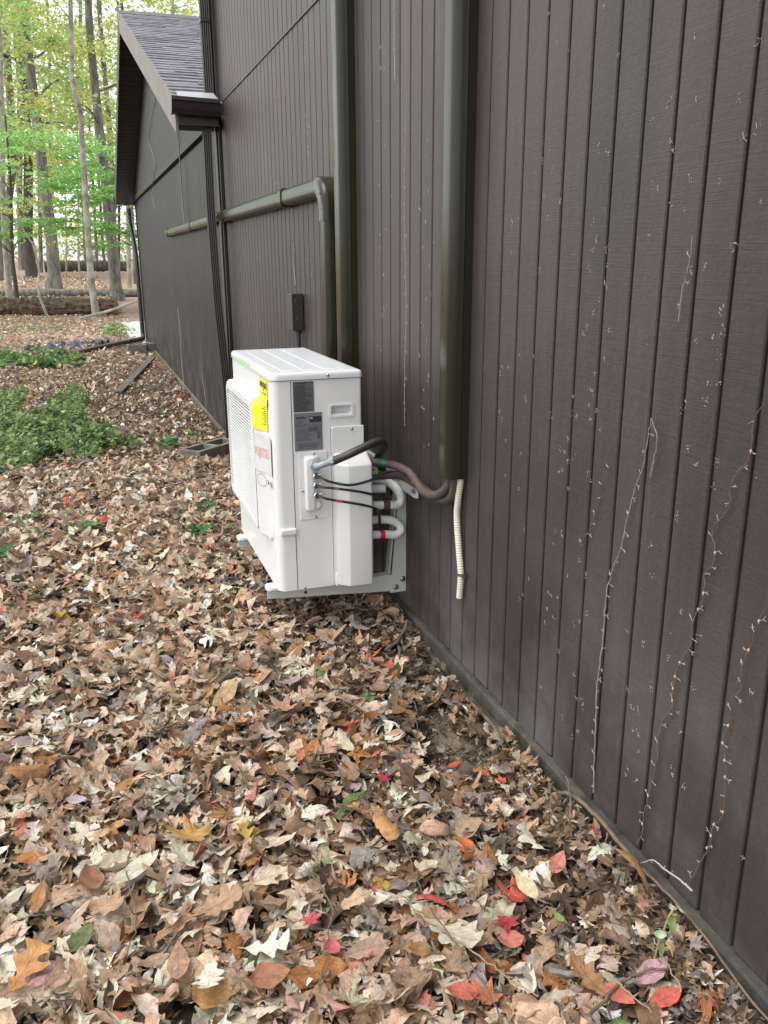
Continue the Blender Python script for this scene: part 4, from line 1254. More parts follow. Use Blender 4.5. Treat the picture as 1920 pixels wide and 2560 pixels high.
def in_view(x, y, mx=0.5, my=0.35):
    """keep what the camera, or one a step to its side, could see"""
    dx, dy, dz = x - CAM_LOC.x, y - CAM_LOC.y, -CAM_LOC.z
    w = dx * fwd.x + dy * fwd.y + dz * fwd.z
    u = (dx * r2.x + dy * r2.y) / np.maximum(w, .01) * 2131 / 960
    v = (dx * u2.x + dy * u2.y + dz * u2.z) / np.maximum(w, .01) * 2131 / 1280
    return (w > 0.2) & (u > -1 - mx) & (u < 1 + mx * .5) & (v > -1 - my)


def scatter(n_, xr, yr, lod, sizes, W, layer, tiltsd, curl, wall_fade=False, kinds=None, rs=RS, mask=None):
    x = rs.uniform(xr[0], xr[1], n_); y = rs.uniform(yr[0], yr[1], n_)
    keep = in_view(x, y)
    for bx_, by_, br_ in BARE:
        keep &= ~((np.hypot(x - bx_, y - by_) < br_ * (1 + .25 * np.sin(7 * np.arctan2(y - by_, x - bx_)))) & (rs.uniform(size=n_) < .9))
    if mask is not None: keep &= mask(x, y)
    x, y = x[keep], y[keep]; n_ = len(x)
    cols, _ = pick_cols(n_, W, rs)
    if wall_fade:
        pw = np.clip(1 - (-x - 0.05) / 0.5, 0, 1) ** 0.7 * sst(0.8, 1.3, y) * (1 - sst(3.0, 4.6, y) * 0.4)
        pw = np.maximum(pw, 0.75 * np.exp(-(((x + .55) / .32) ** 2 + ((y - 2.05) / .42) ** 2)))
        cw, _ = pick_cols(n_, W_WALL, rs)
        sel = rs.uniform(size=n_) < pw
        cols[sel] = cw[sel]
    kinds = kinds or dict(oak=26, redoak=16, maple=18, ovate=16, beech=14, round=10)
    kn_ = list(kinds); kw = np.array([kinds[k] for k in kn_], float); kw /= kw.sum()
    ki = rs.choice(len(kn_), n_, p=kw)
    parts = []
    for q, kname in enumerate(kn_):
        s_ = np.where(ki == q)[0]
        if len(s_) == 0: continue
        T = lod[kname]; N_ = len(s_)
        size = sizes[0] + (sizes[1] - sizes[0]) * rs.beta(1.3, 2.4, N_) * 1.35
        k1 = rs.normal(0, curl, N_); k2 = rs.normal(0, curl * .6, N_)
        P = make_leaves(T, size, k1, k2, rs.normal(0, .25, N_), np.abs(rs.normal(0, .022, N_)), rs.normal(0, tiltsd, (N_, 2)), rs.uniform(0, 6.28, N_), rs.uniform(.75, 1.15, N_), rs, torn=.55)
        lowz = P[:, :, 2].min(1)
        base = gz(x[s_], y[s_]) + rs.uniform(layer[0], layer[1], N_) - lowz * 0.75
        P = P + np.stack([x[s_], y[s_], base], -1)[:, None, :]
        # never through the wall
        over = np.maximum(0, P[:, :, 0].max(1) + 0.032)
        P[:, :, 0] -= over[:, None]
        parts.append((P, T[1], T[2], cols[s_]))
    return parts


litter = []
rsA = np.random.RandomState(21)
# crumbled fragments underneath
litter += scatter(30000, (-3.2, -0.03), (0.5, 5.0), LO, (0.012, 0.032), dict(brown=30, dark=38, tan=14, grey=10, mauve=5, pale=5), (-0.004, 0.012), .45, 1.2, False, dict(shred=50, ovate=30, beech=20), rsA)
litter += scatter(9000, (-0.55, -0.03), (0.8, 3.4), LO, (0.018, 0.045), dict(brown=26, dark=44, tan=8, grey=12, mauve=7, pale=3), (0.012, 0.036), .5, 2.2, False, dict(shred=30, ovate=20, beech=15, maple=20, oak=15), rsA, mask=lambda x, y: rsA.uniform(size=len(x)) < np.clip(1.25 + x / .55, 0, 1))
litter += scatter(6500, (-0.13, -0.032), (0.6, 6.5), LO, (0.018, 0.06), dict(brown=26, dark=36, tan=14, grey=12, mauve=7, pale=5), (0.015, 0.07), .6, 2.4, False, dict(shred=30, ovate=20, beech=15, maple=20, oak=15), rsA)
# the bed of leaves, near to far
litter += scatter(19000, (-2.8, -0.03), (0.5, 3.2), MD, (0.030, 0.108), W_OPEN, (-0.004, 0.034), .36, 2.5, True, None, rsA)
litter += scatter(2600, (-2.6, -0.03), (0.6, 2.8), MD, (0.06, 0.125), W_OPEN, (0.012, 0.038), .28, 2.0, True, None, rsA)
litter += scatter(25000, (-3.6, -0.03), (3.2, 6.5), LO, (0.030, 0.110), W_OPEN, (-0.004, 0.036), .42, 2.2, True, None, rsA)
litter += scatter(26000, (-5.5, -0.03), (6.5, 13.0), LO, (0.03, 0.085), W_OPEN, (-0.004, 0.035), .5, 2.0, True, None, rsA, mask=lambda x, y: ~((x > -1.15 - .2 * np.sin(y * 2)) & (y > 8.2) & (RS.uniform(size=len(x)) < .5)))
litter += scatter(16000, (-1.5, -0.03), (5.0, 15.5), LO, (0.014, 0.042), dict(brown=30, dark=26, tan=18, grey=12, mauve=5, pale=12), (-0.004, 0.016), .5, 1.6, False, dict(shred=40, ovate=30, beech=20, maple=10), rsA)
litter += scatter(26000, (-10, 1.5), (13.0, 26.0), LO, (0.06, 0.12), W_FAR, (0.0, 0.03), .3, 1.4, False, None, rsA, mask=lambda x, y: ~((x > -0.05) & (y < 22)))
litter += scatter(14000, (-12, 5), (26.0, 52.0), LO, (0.10, 0.22), W_FAR, (0.0, 0.05), .4, 1.4, False, None, rsA)
rsC = np.random.RandomState(5)
for (bx_, by_, br_) in BARE:
    N_ = 420; a_ = rsC.uniform(0, 6.28, N_); q_ = np.sqrt(rsC.uniform(0, 1, N_)) * br_
    x_, y_ = np.minimum(bx_ + q_ * np.cos(a_), -0.04), by_ + q_ * np.sin(a_)
    T_ = LO['shred']; P_ = make_leaves(T_, rsC.uniform(.006, .024, N_), rsC.normal(0, 2, N_), rsC.normal(0, 2, N_), rsC.normal(0, .4, N_), np.abs(rsC.normal(0, .06, N_)), rsC.normal(0, .5, (N_, 2)), rsC.uniform(0, 6.28, N_), rsC.uniform(.8, 1.8, N_), rsC, torn=.5)
    P_ = P_ + np.stack([x_, y_, gz(x_, y_) + rsC.uniform(.0, .006, N_)], -1)[:, None, :]
    C_ = np.array([(.19, .15, .10), (.10, .07, .045), (.26, .21, .15), (.07, .05, .035), (.34, .27, .19)])[rsC.randint(0, 5, N_)] * np.exp(rsC.normal(0, .2, (N_, 1)))
    litter.append((P_, T_[1], T_[2], C_))
lo_ = leaf_object("leaf_litter", litter, M['leaf'])
tag(lo_, "thick bed of fallen tan and brown leaves covering the ground", "leaf litter", kind="stuff")

# ------------------------------------------------------------------ leaves one can pick out
def one_leaf(x, y, kind, size, colour, yaw_deg, k1, k2, tilt, label, z=0.034, group="single fallen leaves", tw=0.0, cr=0.012, asp=1.0, tpl=HI, noise=0.03, torn=0.12, dim=0.93):
    T = tpl[kind]
    rs = np.random.RandomState(int(abs(x * 7919 + y * 104729) * 1000) % 2 ** 31)
    P = make_leaves(T, np.array([size]), np.array([k1]), np.array([k2]), np.array([tw]), np.array([cr]), np.array([tilt]), np.array([math.radians(yaw_deg)]), np.array([asp]), rs, torn=torn)
    lowz = P[0, :, 2].min()
    loc = (x, y, float(gz(x, y)) + z)
    P = P + np.array([x, y, loc[2] - lowz * .8])
    over = max(0.0, P[0, :, 0].max() + 0.033)
    P[0, :, 0] -= over
    c = np.array([colour]) * dim * (1 + rs.normal(0, noise, (1, 3)))
    o = leaf_object("fallen_leaf", [(P, T[1], T[2], np.clip(c, .01, .82))], M['leaf'], None, (loc[0] - over, loc[1], loc[2]))
    return tag(o, label, "leaf", group)


c_ = PAL
# (x, y, kind, size, colour, yaw, curl across, curl along, tilt, label)
SPECIAL = [
    (-0.298, 1.384, 'ovate', .086, c_['cream'], 8, 1.0, .6, (.25, .1), "pale yellow oval leaf lying on a red one", .060),
    (-0.330, 1.389, 'maple', .098, c_['red'], 40, 2.0, 1.5, (.2, .2), "bright red leaf tucked under the pale yellow oval leaf", .045),
    (-0.370, 1.325, 'maple', .072, c_['crimson'], 150, 1.5, 1.0, (.1, .2), "dark crimson leaf just below the pale yellow oval leaf", .045),
    (-0.385, 1.288, 'round', .062, c_['salmon'], 80, 1.0, 1.0, (.1, -.1), "salmon pink round leaf beside the dark crimson one", .045),
    (-0.486, 1.455, 'beech', .112, c_['red'], 55, -3.0, -1.5, (.1, .5), "long curled red leaf arching over tan litter", .045),
    (-0.354, 1.585, 'round', .058, (.60, .17, .05), 20, 1, 1, (.2, 0), "small orange red leaf beside a grey curled leaf", .04),
    (-0.216, 1.505, 'redoak', .100, c_['bone'], 25, -2.5, 1.5, (.35, .2), "bone white deeply lobed leaf standing half curled near the wall", .05),
    (-0.095, 1.415, 'oak', .088, (.70, .66, .55), 285, -2.0, -1.2, (.2, .1), "whitish lobed leaf with dark spots close to the wall", .05),
    (-0.195, 1.425, 'ovate', .075, c_['salmon'], 310, 2.5, 1.0, (.2, .2), "salmon red leaf between the white lobed leaves", .045),
    (-0.543, 1.181, 'round', .066, (.62, .17, .13), 70, 1.2, .8, (.15, .1), "smooth red oval leaf at the lower edge, left of an orange maple leaf", .05),
    (-0.502, 1.168, 'maple', .086, (.58, .22, .11), 20, 1.5, 1.0, (.1, .2), "orange salmon maple leaf at the lower edge of the picture", .046),
    (-0.262, 1.076, 'ovate', .076, (.60, .17, .13), 200, 1.2, .6, (.15, .1), "red oval leaf touching a big tan oak leaf at the lower edge", .055),
    (-0.176, 1.048, 'ovate', .078, (.62, .15, .11), 275, 1.5, .5, (.1, .1), "flat bright red oval leaf lying sideways near the wall foot", .05),
    (-0.287, 1.128, 'oak', .116, (.40, .235, .115), 15, 1.2, .8, (.15, .1), "large ochre tan oak leaf near the lower edge beside red leaves", .05),
    (-0.075, 1.056, 'maple', .074, c_['bone'], 200, 1.0, .8, (.15, .0), "cream star shaped leaf in the corner by the wall foot", .05),
    (-0.170, 1.100, 'ovate', .090, (.58, .36, .39), 285, 2.5, 1.0, (.2, .1), "pinkish mauve oval leaf with a dark stain near the seedling", .05),
    (-0.577, 1.315, 'round', .054, c_['orange'], 80, 1.5, 1, (.2, 0), "small plain orange round leaf on grey litter", .045),
    (-0.494, 1.345, 'oak', .155, (.56, .50, .40), 215, 1.3, .9, (.1, .1), "largest pale beige oak leaf, dry and spread flat", .045),
    (-0.456, 1.894, 'maple', .050, (.44, .06, .07), 10, 1, 1, (.3, .1), "small crimson maple leaf alone on dark litter", .045),
    (-0.234, 1.927, 'beech', .048, c_['red'], 280, 1.5, 1, (.1, .1), "small thin red leaf beside the bare sandy patch", .035),
    (-0.181, 1.845, 'ovate', .044, (.62, .16, .11), 30, 1.5, 1, (.1, .1), "small coral red leaf below the sandy patch", .04),
    (-0.150, 1.800, 'maple', .046, (.62, .13, .06), 60, 1.5, 1, (.1, .1), "small orange red leaf next to the coral one by the wall", .04),
    (-0.104, 1.679, 'maple', .088, (.43, .345, .26), 5, 1.2, .8, (.25, 0), "greyish tan maple leaf lying at the wall beside the root", .045),
    (-0.052, 1.332, 'beech', .130, (.42, .25, .11), 35, -4.0, -1.5, (.5, .5), "long curled brown leaf leaning on the footing", .06),
    (-0.262, 1.302, 'ovate', .034, (.28, .42, .13), 10, 1, 1, (.2, .1), "tiny light green leaf in grey litter", .045),
    (-0.369, 2.067, 'redoak', .098, c_['bone'], 200, 1.5, 1, (.3, .1), "whitish lobed leaf left of the sandy patch", .045),
    (-0.030, 1.498, 'ovate', .062, (.45, .16, .15), 330, 2.0, 1, (.2, .2), "plum red leaf wedged against the footing", .05),
    (-0.110, 1.268, 'round', .125, (.33, .23, .155), 290, .8, .5, (.05, .05), "broad flat brown leaf plastered on wet litter", .03),
    (-0.070, 1.825, 'redoak', .088, (.60, .52, .40), 20, 1.6, 1, (.3, .1), "pale tan ragged oak leaf standing by the root at the wall", .05),
    (-0.985, 1.792, 'maple', .142, (.52, .30, .10), 70, 1.5, 1.2, (.2, .2), "large golden brown maple leaf", .055),
    (-0.849, 1.767, 'redoak', .076, (.60, .42, .10), 10, 2.0, 1, (.3, .1), "mustard yellow lobed leaf right of the golden maple leaf", .055),
    (-0.992, 1.374, 'oak', .112, (.78, .74, .60), 170, .8, .7, (.2, .1), "bright cream white oak leaf lying flat at the lower edge", .055),
    (-0.878, 1.405, 'redoak', .112, (.76, .72, .60), 250, 1.5, .8, (.2, .1), "cream white leaf with long pointed lobes, right of the oak leaf", .055),
    (-1.047, 1.425, 'beech', .118, (.42, .275, .175), 175, 1.0, .8, (.1, .1), "big smooth brown elliptical leaf with clear ribs", .05),
    (-0.959, 1.555, 'oak', .140, (.44, .29, .18), 275, 2.0, 1.0, (.2, .1), "wide tan leaf with a ragged lower edge", .05),
    (-0.879, 1.345, 'round', .084, (.40, .20, .12), 260, 1.5, 1.0, (.1, .1), "rust brown oval leaf at the lower edge", .05),
    (-1.335, 1.485, 'redoak', .125, (.54, .31, .12), 330, 1.0, 1.0, (.2, .2), "orange tan lobed leaf in the lower corner", .055),
    (-1.233, 1.563, 'ovate', .084, (.16, .19, .095), 320, 1.2, .8, (.1, .1), "mottled dark green leaf turning brown", .045),
    (-0.768, 1.453, 'maple', .056, (.55, .10, .11), 200, 1.5, 1, (.2, .1), "cherry red leaf next to a curled brown one", .05),
    (-0.748, 1.377, 'round', .050, (.62, .16, .17), 30, 1.5, 1, (.1, .1), "pinkish red crumpled leaf below the cherry red one", .05),
    (-1.209, 1.739, 'round', .078, (.30, .17, .09), 20, 1.5, 1.2, (.3, .1), "dark brown broad leaf standing on edge", .055),
    (-1.192, 1.651, 'oak', .122, (.44, .29, .19), 240, 1.3, .9, (.1, .1), "wide brown leaf with toothed edge left of the middle", .045),
    (-1.320, 1.716, 'beech', .082, (.46, .25, .11), 350, 3.0, 1.2, (.3, .2), "folded orange brown leaf near the left edge", .05),
    (-1.339, 1.971, 'redoak', .070, (.72, .68, .60), 10, 2.0, 1, (.3, .1), "small white curled leaf near the left edge", .045),
    (-1.239, 2.076, 'ovate', .064, (.46, .38, .42), 240, 1.2, .8, (.1, .1), "lavender grey oval leaf", .045),
    (-1.110, 1.721, 'beech', .134, (.66, .61, .50), 300, 4.0, 1.0, (.1, .1), "long rolled cream leaf lying diagonally", .055),
    (-1.000, 1.723, 'oak', .098, (.70, .64, .53), 30, 2.0, 1, (.3, .2), "pale curled leaf under the golden maple leaf", .05),
    (-0.678, 1.646, 'round', .046, (.36, .46, .24), 80, 1.2, .8, (.2, .1), "small grey green round leaf", .045),
    (-0.647, 2.050, 'ovate', .052, (.60, .20, .13), 330, 2.0, 1, (.2, .1), "coral orange leaf in the middle of the litter", .045),
    (-0.539, 2.149, 'ovate', .050, (.62, .42, .38), 300, 1.5, 1, (.3, .1), "pale pink leaf left of the thin brown stem", .045),
    (-0.330, 2.430, 'redoak', .090, (.62, .42, .40), 170, 1.5, 1, (.4, .1), "pale pink triangular leaf below the bracket", .045),
    (-0.560, 2.520, 'maple', .125, (.40, .31, .30), 190, 1.5, 1, (.3, .1), "large mauve grey maple leaf below the unit", .05),
    (-0.640, 2.330, 'maple', .120, (.50, .31, .20), 30, 1.2, 1, (.1, .1), "large orange tan maple leaf below the unit", .05),
    (-0.790, 2.480, 'beech', .150, (.52, .35, .23), 320, 1.2, .8, (.2, .2), "very long tan leaf left below the unit", .05),
]
for rec in SPECIAL:
    (x, y, kd, sz, co, yw, a, b, tl, lab, zz) = rec
    one_leaf(x, y, kd, sz, co, yw, a, b, tl, lab, zz + .010, group="singled out fallen leaves", cr=0.006)

# the other leaves that show largest
rsL = np.random.RandomState(77)
LAB = {'tan': "tan", 'pale': "pale beige", 'bone': "bone white", 'brown': "brown", 'mauve': "mauve brown", 'grey': "grey", 'orange': "dull orange", 'rust': "rust coloured", 'dark': "dark brown"}


def img_xy(x, y):
    d_ = Vector((x, y, .05)) - CAM_LOC; w_ = d_.dot(fwd); return d_.dot(r2) / w_, d_.dot(u2) / w_


def head(lab):
    """the part of a singled-out leaf's label that names it"""
    for cut_ in (",", " lying", " tucked", " just", " beside", " arching", " standing", " with", " close", " between", " at the", " touching", " near", " in the", " on ", " alone", " below", " next", " leaning", " wedged", " plastered", " turning", " left of", " right of", " left below", " under", " by the"):
        if cut_ in lab: lab = lab.split(cut_)[0]
    return lab


heads = {}
for r_ in SPECIAL: heads.setdefault(head(r_[9]), []).append(r_)
uniq = [v_[0] for k_, v_ in heads.items() if len(v_) == 1]
used_lab = {}
KN = {'oak': 'oak leaf', 'redoak': 'pointed lobed leaf', 'maple': 'maple leaf', 'ovate': 'oval leaf', 'beech': 'narrow leaf', 'round': 'broad leaf'}
placed = [(r_[0], r_[1]) for r_ in SPECIAL]; cnt = 0; tries = 0
while cnt < 300 - len(SPECIAL) and tries < 20000:
    tries += 1
    y = 0.95 + 2.1 * rsL.uniform() ** 1.25; x = rsL.uniform(-1.55, -0.05)
    if not in_view(np.array([x]), np.array([y]), 0.02, 0.02)[0]: continue
    if any((x - a) ** 2 + (y - b) ** 2 < 0.062 ** 2 for a, b in placed): continue
    if any(math.hypot(x - a, y - b) < r_ for a, b, r_ in BARE): continue
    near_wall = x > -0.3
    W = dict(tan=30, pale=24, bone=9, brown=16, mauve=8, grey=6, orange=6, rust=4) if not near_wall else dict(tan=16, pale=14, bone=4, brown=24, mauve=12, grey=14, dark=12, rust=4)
    co, nm = pick_cols(1, W, rsL, .12)
    kd = rsL.choice(['oak', 'redoak', 'maple', 'ovate', 'beech', 'round'], p=[.28, .18, .2, .14, .12, .08])
    sz_ = .06 + .075 * rsL.beta(1.6, 2.0)
    iu, iv = img_xy(x, y)
    sizew = "small " if sz_ < .078 else ("large " if sz_ > .104 else "")
    for ref in sorted(uniq, key=lambda r_: (img_xy(r_[0], r_[1])[0] - iu) ** 2 + (img_xy(r_[0], r_[1])[1] - iv) ** 2):
        ru, rv = img_xy(ref[0], ref[1])
        dirn = ("left of" if iu < ru else "right of") if abs(iu - ru) > abs(iv - rv) else ("above" if iv > rv else "below")
        lab_ = f"{sizew}{LAB[nm[0]]} {KN[kd]} {dirn} the {head(ref[9])}"
        if lab_ not in used_lab: break
    used_lab[lab_] = 1
    one_leaf(x, y, kd, sz_, co[0], rsL.uniform(0, 360), rsL.normal(0, 2.6), rsL.normal(0, 1.6), (rsL.normal(0, .34), rsL.normal(0, .34)), lab_, rsL.uniform(.032, .050), group="loose fallen leaves on the litter", tw=rsL.normal(0, .3), cr=abs(rsL.normal(0, .018)) + .006, torn=.30, dim=1.0)
    placed.append((x, y)); cnt += 1

# ------------------------------------------------------------------ sticks and stems on the ground
def stick(name, pts, r, mat, label, lift=0.05, taper=0.55, wob=0.004, n=6):
    P = [Vector((a, b, float(gz(a, b)) + lift + (c if c is not None else 0))) for a, b, c in [(p + (None,))[:3] if len(p) == 2 else p for p in pts]]
    P = spline(P, n); rr_ = random.Random(int(abs(pts[0][0] * 1e4)))
    P = [p + Vector((rr_.uniform(-wob, wob), rr_.uniform(-wob, wob), rr_.uniform(-wob, wob) * .6)) for p in P]
    P = [Vector((min(p.x, -0.034 - r), p.y, p.z)) for p in P]
    rad = [r * (1 - (1 - taper) * i / (len(P) - 1)) for i in range(len(P))]
    o = MB().tube(P, rad, 7).build(name, M[mat], smooth=True)
    return tag(o, label, "stick", "sticks and stems on the litter")


stick("stick", [(-0.344, 1.194), (-0.289, 1.165), (-0.239, 1.128), (-0.193, 1.096)], .0065, 'stick_grey', "thick grey barked stick near the lower edge", .048, .8)
stick("stick", [(-0.110, 1.530), (-0.070, 1.575, .03), (-0.045, 1.64, .09)], .0036, 'stick', "brown twig propped upright against the skirt board", .045, .6)
stick("stem", [(-0.545, 1.44), (-0.511, 1.356), (-0.471, 1.258), (-0.437, 1.194), (-0.405, 1.130)], .0022, 'straw', "straw coloured stem over the large pale oak leaf", .065, .6)
stick("stem", [(-0.345, 1.050), (-0.256, 1.094), (-0.194, 1.103), (-0.139, 1.091), (-0.058, 1.061)], .0038, 'stick', "long arched brown stem by the wall foot", .07, .5)
stick("stick", [(-0.288, 1.54), (-0.218, 1.572), (-0.159, 1.607)], .0045, 'stick', "short brown stick left of the root", .05, .6)
stick("stem", [(-0.60, 1.84), (-0.514, 1.716), (-0.446, 1.653), (-0.41, 1.583), (-0.414, 1.486), (-0.404, 1.401)], .0020, 'stick', "long bent brown stem ending at the red curled leaf", .06, .5)
stick("stem", [(-0.259, 1.123), (-0.248, 1.073), (-0.230, 1.02)], .0017, 'straw', "thin pale grass stalk beside the big tan oak leaf", .075, .7)
stick("stem", [(-0.130, 1.152), (-0.137, 1.102), (-0.147, 1.043)], .0017, 'straw', "thin pale grass stalk under the seedling", .075, .7)
stick("stem", [(-0.454, 2.458), (-0.439, 2.37), (-0.393, 2.281), (-0.386, 2.235), (-0.317, 2.194), (-0.257, 2.163)], .0032, 'stick', "long reddish brown stem crossing the dark litter", .05, .6)
stick("stem", [(-0.282, 2.632), (-0.277, 2.458), (-0.247, 2.373), (-0.233, 2.285), (-0.239, 2.21), (-0.296, 2.056)], .0026, 'vine_dark', "thin wiry stem looping down past the sandy patch", .05, .6)
stick("stick", [(-0.17, 2.70), (-0.105, 2.732, .02), (-0.055, 2.775, .06)], .0075, 'vine_dark', "dark knobbly stick leaning on the skirt board below the hose", .03, .7)
stick("stick", [(-0.122, 2.677), (-0.150, 2.60), (-0.171, 2.524)], .0065, 'vine_dark', "short dark stick lying beside the leaning one", .045, .7)
stick("stem", [(-0.735, 1.60), (-0.72, 1.47), (-0.765, 1.36), (-0.80, 1.27)], .0022, 'stick', "thin curved twig across the litter near the cherry red leaf", .07, .6)
stick("stem", [(-1.10, 1.90), (-1.13, 1.72), (-1.12, 1.56), (-1.16, 1.44)], .0020, 'stick', "thin upright looking twig over the brown leaves", .07, .6)
stick("stem", [(-0.71, 2.72), (-0.78, 2.62), (-0.87, 2.50), (-0.98, 2.46)], .0028, 'straw', "pale curved stem left of the unit", .055, .6)
stick("stem", [(-0.52, 1.02), (-0.50, 1.20), (-0.515, 1.42), (-0.50, 1.62)], .0018, 'vine_dark', "very thin dark stem running straight up the litter", .08, .8)
# root or vine lying along the footing
rt = stick("root", [(-0.07, 2.42), (-0.058, 2.32), (-0.045, 2.19), (-0.040, 2.05), (-0.045, 1.90), (-0.040, 1.79, .005), (-0.04, 1.69, .02), (-0.036, 1.62, .045), (-0.036, 1.52, .052), (-0.036, 1.42, .05), (-0.036, 1.34, .045)], .0065, 'stick', "brown woody root creeping along the foot of the wall", .045, .75, .003)
rt["category"] = "root"
rt = stick("root", [(-0.036, 1.36), (-0.038, 1.25), (-0.036, 1.12), (-0.04, 1.0), (-0.04, 0.85)], .0030, 'stick', "thin brown root lying along the skirt board near the corner", .082, .8, .002)
rt["category"] = "root"

# ------------------------------------------------------------------ dried vines on the wall
def vine(pts, r, mat, label, buds=0.5, seed=1, wall_x=-0.004, lift=0.004, tend=True):
    rr_ = random.Random(seed)
    root = empty("dried_vine", (wall_x, pts[-1][0], pts[-1][1]))
    tag(root, label, "vine", "dried vines on the wall")
    P = spline([(wall_x - lift, a, b) for a, b in pts], 6)
    P = [p + Vector((rr_.uniform(-.001, .001), rr_.uniform(-.0016, .0016), 0)) for p in P]
    rad = [r * .75 * (0.55 + .45 * i / (len(P) - 1)) for i in range(len(P))]
    MB().tube(P, rad, 6).build("stem", M[mat], root, smooth=True)
    if tend:
        mb = MB(); bm_ = MB(); nb_ = 0
        acc = 0.0
        for i in range(1, len(P)):
            acc += (P[i] - P[i - 1]).length
            if acc > 0.034:
                acc = rr_.uniform(-0.012, 0.010)
                s = rr_.choice((-1, 1)); base = P[i]
                L = rr_.uniform(.004, .012); an = rr_.uniform(-.6, .9)
                tip = base + Vector((0.0005, s * L * math.cos(an), L * math.sin(an)))
                mb.tube([base, base.lerp(tip, .5) + Vector((-.001, 0, .001)), tip], [.0006, .0005, .0004], 4)
                for q in range(rr_.randint(2, 5)):
                    a2 = an + rr_.uniform(-1.2, 1.2); l2_ = rr_.uniform(.003, .009)
                    e = tip + Vector((0.001, s * l2_ * math.cos(a2), l2_ * math.sin(a2)))
                    mb.tube([tip, e], [.0004, .0006], 4)
                if rr_.random() < buds:
                    bm_.tube([base + Vector((-.001, 0, -.004)), base + Vector((-.0015, 0, 0)), base + Vector((-.001, 0, .004))], [.0010, .0024, .0010], 6); nb_ += 1
        if mb.v: mb.build("tendrils", M['tendril'], root)["kind"] = "stuff"
        if nb_: bm_.build("buds", M['bud'], root)["kind"] = "stuff"
    return root


vine([(1.472, 1.101), (1.48, 1.049), (1.488, 0.989), (1.512, 0.931), (1.529, 0.856), (1.542, 0.796), (1.571, 0.719), (1.584, 0.671), (1.584, 0.602), (1.584, 0.551), (1.59, 0.472), (1.594, 0.407), (1.588, 0.326), (1.583, 0.221), (1.575, 0.135)], .0026, 'vine', "straight pale dried vine bent over sharply at its tip", .1, 3)
vine([(1.472, 1.099), (1.447, 1.06), (1.454, 1.012), (1.459, 0.976)], .0024, 'vine', "broken pale vine tip hanging from the bent vine", 0, 4, tend=False)
vine([(1.596, 0.993), (1.619, 0.946), (1.645, 0.892), (1.652, 0.855), (1.669, 0.803), (1.715, 0.743)], .0015, 'vine_dark', "short slanting dark vine left of the long pale one", 0, 5)
vine([(1.165, 1.179), (1.184, 1.144), (1.184, 1.082), (1.208, 1.047), (1.222, 1.016), (1.221, 0.978), (1.252, 0.93), (1.254, 0.908), (1.243, 0.886), (1.246, 0.856), (1.265, 0.83), (1.26, 0.783), (1.283, 0.723), (1.281, 0.673), (1.294, 0.647), (1.318, 0.591), (1.32, 0.547), (1.32, 0.505), (1.344, 0.461), (1.352, 0.404), (1.349, 0.364), (1.368, 0.249), (1.376, 0.204), (1.375, 0.161), (1.388, 0.118)], .0024, 'vine_dark', "long zigzag brown vine with tan buds", .45, 6)
vine([(1.10, 0.83), (1.115, 0.787), (1.128, 0.731), (1.14, 0.688), (1.136, 0.649), (1.15, 0.616), (1.154, 0.567), (1.162, 0.523), (1.151, 0.485), (1.139, 0.377), (1.162, 0.326), (1.165, 0.282), (1.188, 0.213), (1.207, 0.154), (1.208, 0.131)], .0018, 'vine_dark', "thin brown budded vine nearest the right edge of the picture", .5, 7)
vine([(1.395, 1.46), (1.40, 1.40), (1.41, 1.36), (1.415, 1.30)], .0018, 'vine', "short pale vine scrap high on the wall", 0, 8)
vine([(1.344, 0.105), (1.303, 0.146), (1.264, 0.153), (1.215, 0.165), (1.175, 0.169)], .0030, 'tendril', "pale hairy shoot arching off the root at the wall foot", 0, 9, wall_x=-0.03, lift=0.0)
vine([(2.93, 1.95), (2.95, 1.6), (2.93, 1.3), (2.94, 1.0), (2.94, 0.82)], .0012, 'tendril', "broken pale vine line between the two pipe covers", 0, 10)
vine([(4.62, 1.50), (4.66, 1.42), (4.64, 1.34), (4.62, 1.28)], .0022, 'tendril', "pale peeled scar of a vine above the electrical box", 0, 12)
vine([(3.05, 3.0), (3.06, 2.7), (3.04, 2.45), (3.05, 2.2), (3.04, 2.0)], .0020, 'tendril', "whitish vine scar high between the pipe covers", 0, 13)
vine([(9.2, 3.2), (9.3, 2.9), (9.25, 2.6), (9.3, 2.2), (9.28, 1.9), (9.25, 1.75)], .010, 'vine', "tan dried creeper hanging on the gable wall", .3, 14, wall_x=-0.036)
vine([(12.6, 2.05), (12.9, 2.3), (12.0, 2.55), (12.6, 2.95), (11.0, 3.25), (10.2, 3.1)], .006, 'vine', "thin wiry vine loop on the gable wall near the eave", 0, 15, wall_x=-0.036, tend=False)
vine([(6.76, 2.50), (6.74, 2.42), (6.76, 2.34), (6.80, 2.28)], .0045, 'tendril', "pale branching twig hanging from the gutter end", 0, 16, wall_x=-0.06)
vine([(8.6, 0.75), (8.7, 0.35), (8.55, 0.1), (8.5, -0.08)], .004, 'vine', "dry weed stalk against the lower wing wall", 0, 17, wall_x=-0.03)
vine([(10.6, 0.85), (10.5, 0.6), (10.55, 0.3), (10.5, -0.05)], .005, 'tendril', "branched dead weed against the wing wall", 0, 18, wall_x=-0.03)

# leftover tendril pads scattered over the boards
rr_ = random.Random(40); mb = MB()


